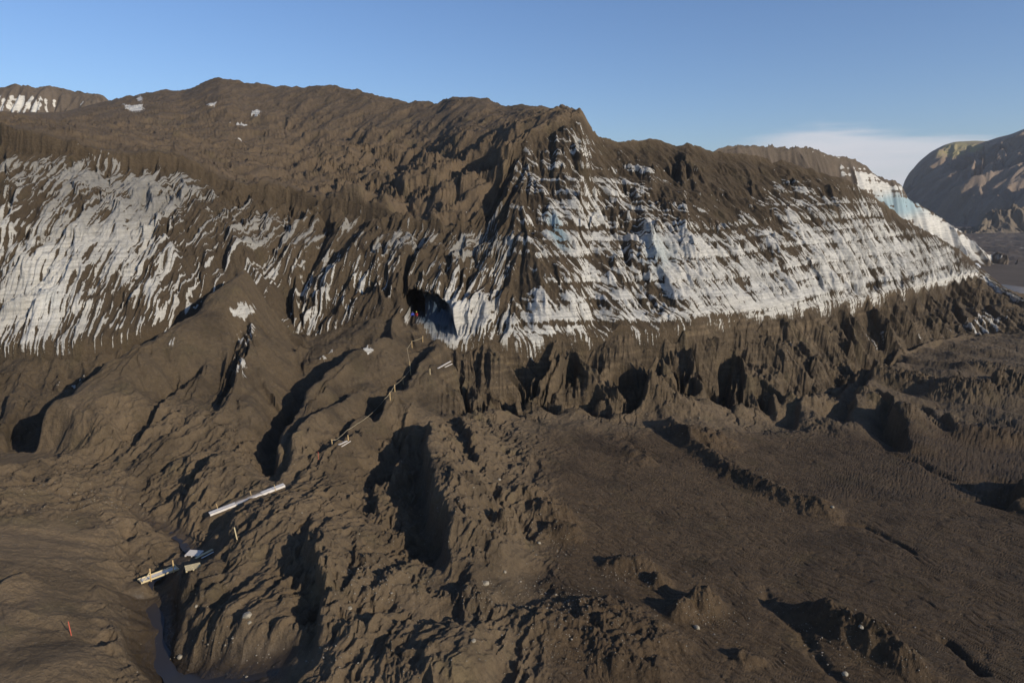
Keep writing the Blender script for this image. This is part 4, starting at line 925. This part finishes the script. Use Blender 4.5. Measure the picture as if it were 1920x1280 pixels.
# ------------------------------------------------------------------ river and puddle
def sheet(name, pix, z, mat):
    bm = bmesh.new(); vs = []
    for px, py in pix:
        f = SP + (py - 640) / FPX * CP; p = ray(px, py, (CAMZ - z) / f); vs.append(bm.verts.new((p[0], p[1], z)))
    bm.faces.new(vs); o = put(name, bm, mat); return structure(o)
M_riv, _n2, _b2 = new_mat('silty river'); _b2.inputs['Base Color'].default_value = (.16, .15, .14, 1); _b2.inputs['Roughness'].default_value = .12
sheet('river', [(1862, 534), (1885, 533.5), (1910, 537), (1940, 540), (2040, 546), (2300, 560), (2600, 580), (2600, 600), (2300, 585), (2040, 566), (1940, 556), (1905, 549), (1880, 543)], CAMZ - 35.2 + .3, M_riv)

cpts = [(312, 985), (340, 1005), (354, 1028), (330, 1055), (285, 1078), (272, 1100), (283, 1150), (296, 1215), (330, 1262), (430, 1252), (560, 1236)]
cw = [Vector(locate(*p) + (0,)) for p in cpts]; cl = []
for i in range(len(cw) - 1):
    for k in range(8): cl.append(cw[i].lerp(cw[i + 1], k / 8))
zc = []
for p in cl:
    m = (np.abs(GX - p.x) < .5) & (np.abs(GY - p.y) < .5); zc.append(float(np.percentile(GZ[m], 30)) if m.any() else (zc[-1] if zc else CAMZ - 31))
zc = g1(np.array(zc), 5); bm = bmesh.new(); prev = None
for i, p in enumerate(cl):
    d = (cl[min(i + 1, len(cl) - 1)] - cl[max(i - 1, 0)]).normalized(); nn = Vector((-d.y, d.x, 0)); w_ = (.28 if i < 40 else .7) * (1 + .25 * math.sin(i * .7))
    cur = [bm.verts.new((p + nn * w_ * k) + Vector((0, 0, zc[i] + .03))) for k in (-1, 0, 1)]
    if prev: bm.faces.new((prev[0], prev[1], cur[1], cur[0])); bm.faces.new((prev[1], prev[2], cur[2], cur[1]))
    prev = cur
M_str, _n3, _b3 = new_mat('muddy stream'); _b3.inputs['Base Color'].default_value = (.030, .024, .018, 1); _b3.inputs['Roughness'].default_value = .32
structure(put('stream', bm, M_str, None, True))

# ------------------------------------------------------------------ stones
rg = random.Random(11)
def stone_mesh(bm, c, r_, sub=2, sq=.7):
    g = bmesh.ops.create_icosphere(bm, subdivisions=sub, radius=1.0); se = rg.uniform(0, 99)
    fz = (rg.uniform(.8, 1.3), rg.uniform(.7, 1.1), sq * rg.uniform(.7, 1.1)); an = rg.uniform(0, 6.28); ca, sa = math.cos(an), math.sin(an)
    from mathutils import noise as mn
    for v in g['verts']:
        k = 1 + .35 * mn.noise(v.co * 1.3 + Vector((se, 0, 0))); q = v.co * k; x_, y_, z_ = q.x * fz[0], q.y * fz[1], q.z * fz[2]
        v.co = Vector(c) + Vector((x_ * ca - y_ * sa, x_ * sa + y_ * ca, z_)) * r_
for (px, py), r_, lb in [((463, 1155), .30, 'yellowish boulder on the mud flat right of the stream bed'), ((468, 1166), .16, 'small pale stone just below the yellowish boulder'), ((369, 1137), .15, 'white stone beside the thin rill right of the stream'),
                        ((911, 1094), .28, 'pale oblong stone on the rubble right of the big shadowed hollow'), ((655, 1141), .24, 'tan stone left of the gravelly knoll in the lower middle'), ((888, 1201), .2, 'pale stone on the rubble bank in the lower middle'),
                        ((1010, 1018), .16, 'yellowish stone under the pointed mud knoll'), ((936, 900), .18, 'pinkish stone on the slope edge above the pointed knoll'), ((1561, 950), .25, 'white stone at the end of the rubble ridge across the fan'),
                        ((1306, 1177), .22, 'yellowish stone below the rounded rubble mound'), ((1615, 1176), .22, 'pale green stone on the rubble mound near the lower right'), ((1583, 1264), .25, 'yellow stone at the bottom edge, lower right'), ((338, 1232), .2, 'pale stone on the bank where the stream bends'), ((947, 1073), .2, 'pale stone between knoll and pool of mud')]:
    p = on(px, py); bm = bmesh.new(); stone_mesh(bm, (0, 0, 0), r_); o = put('stone', bm, M_stone, None, False); o.location = p + Vector((0, 0, r_ * .25)); tag(o, lb, 'stone', 'pale stones on the mud')
bm = bmesh.new()
clus = [(120, 930, 80, 40, 90), (210, 945, 60, 20, 60), (700, 1080, 60, 60, 140), (950, 1110, 120, 30, 200), (1080, 1130, 60, 30, 120), (1050, 1000, 70, 60, 150), (1180, 1070, 60, 30, 90), (1320, 1150, 70, 40, 90), (1080, 1200, 160, 50, 160), (1600, 1210, 130, 60, 120),
        (1450, 920, 120, 40, 80), (1250, 800, 120, 30, 60), (1600, 760, 200, 60, 150), (1780, 650, 160, 40, 120), (400, 1180, 120, 60, 50), (850, 950, 120, 90, 120), (600, 1230, 300, 40, 80), (1100, 760, 200, 50, 60), (950, 700, 100, 30, 50), (500, 950, 300, 120, 60), (1800, 800, 120, 80, 80)]
for cx0, cy0, sx0, sy0, n_ in clus:
    for k in range(n_):
        px, py = rg.gauss(cx0, sx0 * .6), rg.gauss(cy0, sy0 * .6)
        if not (0 < px < 1920 and 560 < py < 1278): continue
        j = int(np.argmin(np.abs(GPX[:1] - px))) if False else None
        cand = (int(px), int(py)); 
        clus_pts = None
        gq.append((px, py, rg.uniform(.025, .065) * (1.6 if rg.random() < .1 else 1))) if 'gq' in globals() else globals().update(gq=[(px, py, .06)])
# nearest visible terrain vertex for many pixels at once: a screen table of the ground made once
Wn, Hn = 1921, 1281
best = np.full((Hn, Wn), 1e9); ids = np.full((Hn, Wn), -1, np.int64)
ok = np.nonzero((GPX >= 0) & (GPX < 1920) & (GPY >= 0) & (GPY < 1280))[0]
order = ok[np.argsort(-GD[ok])]; ids[GPY[order].astype(int), GPX[order].astype(int)] = order
for px, py, r_ in gq:
    w_ = ids[int(py):int(py) + 2, int(px):int(px) + 3]; w_ = w_[w_ >= 0]
    if len(w_) == 0: continue
    i = w_[np.argmin(GD[w_])]; k = max(1.0, GD[i] / 90)
    stone_mesh(bm, (GX[i], GY[i], GZ[i] + r_ * .3), r_ * k, 1)
o = put('gravel', bm, flat_mat('gravel stones', (.27, .23, .17), .85, .6, 1.2)); o['kind'] = 'stuff'

# ------------------------------------------------------------------ the air: far things fade a little
bm = bmesh.new(); box(bm, (0, 0, 166), (9400, 9400, 348), None, 0)
hm = bpy.data.materials.new('air'); hm.use_nodes = True; hn = hm.node_tree; hn.nodes.remove(hn.nodes['Principled BSDF'])
pv = hn.nodes.new('ShaderNodeVolumePrincipled'); pv.inputs['Color'].default_value = (.92, .92, .93, 1); pv.inputs['Density'].default_value = 0.00009; pv.inputs['Anisotropy'].default_value = 0.2
hn.links.new(pv.outputs[0], hn.nodes['Material Output'].inputs['Volume'])
hz = put('haze', bm, hm); hz['kind'] = 'stuff'
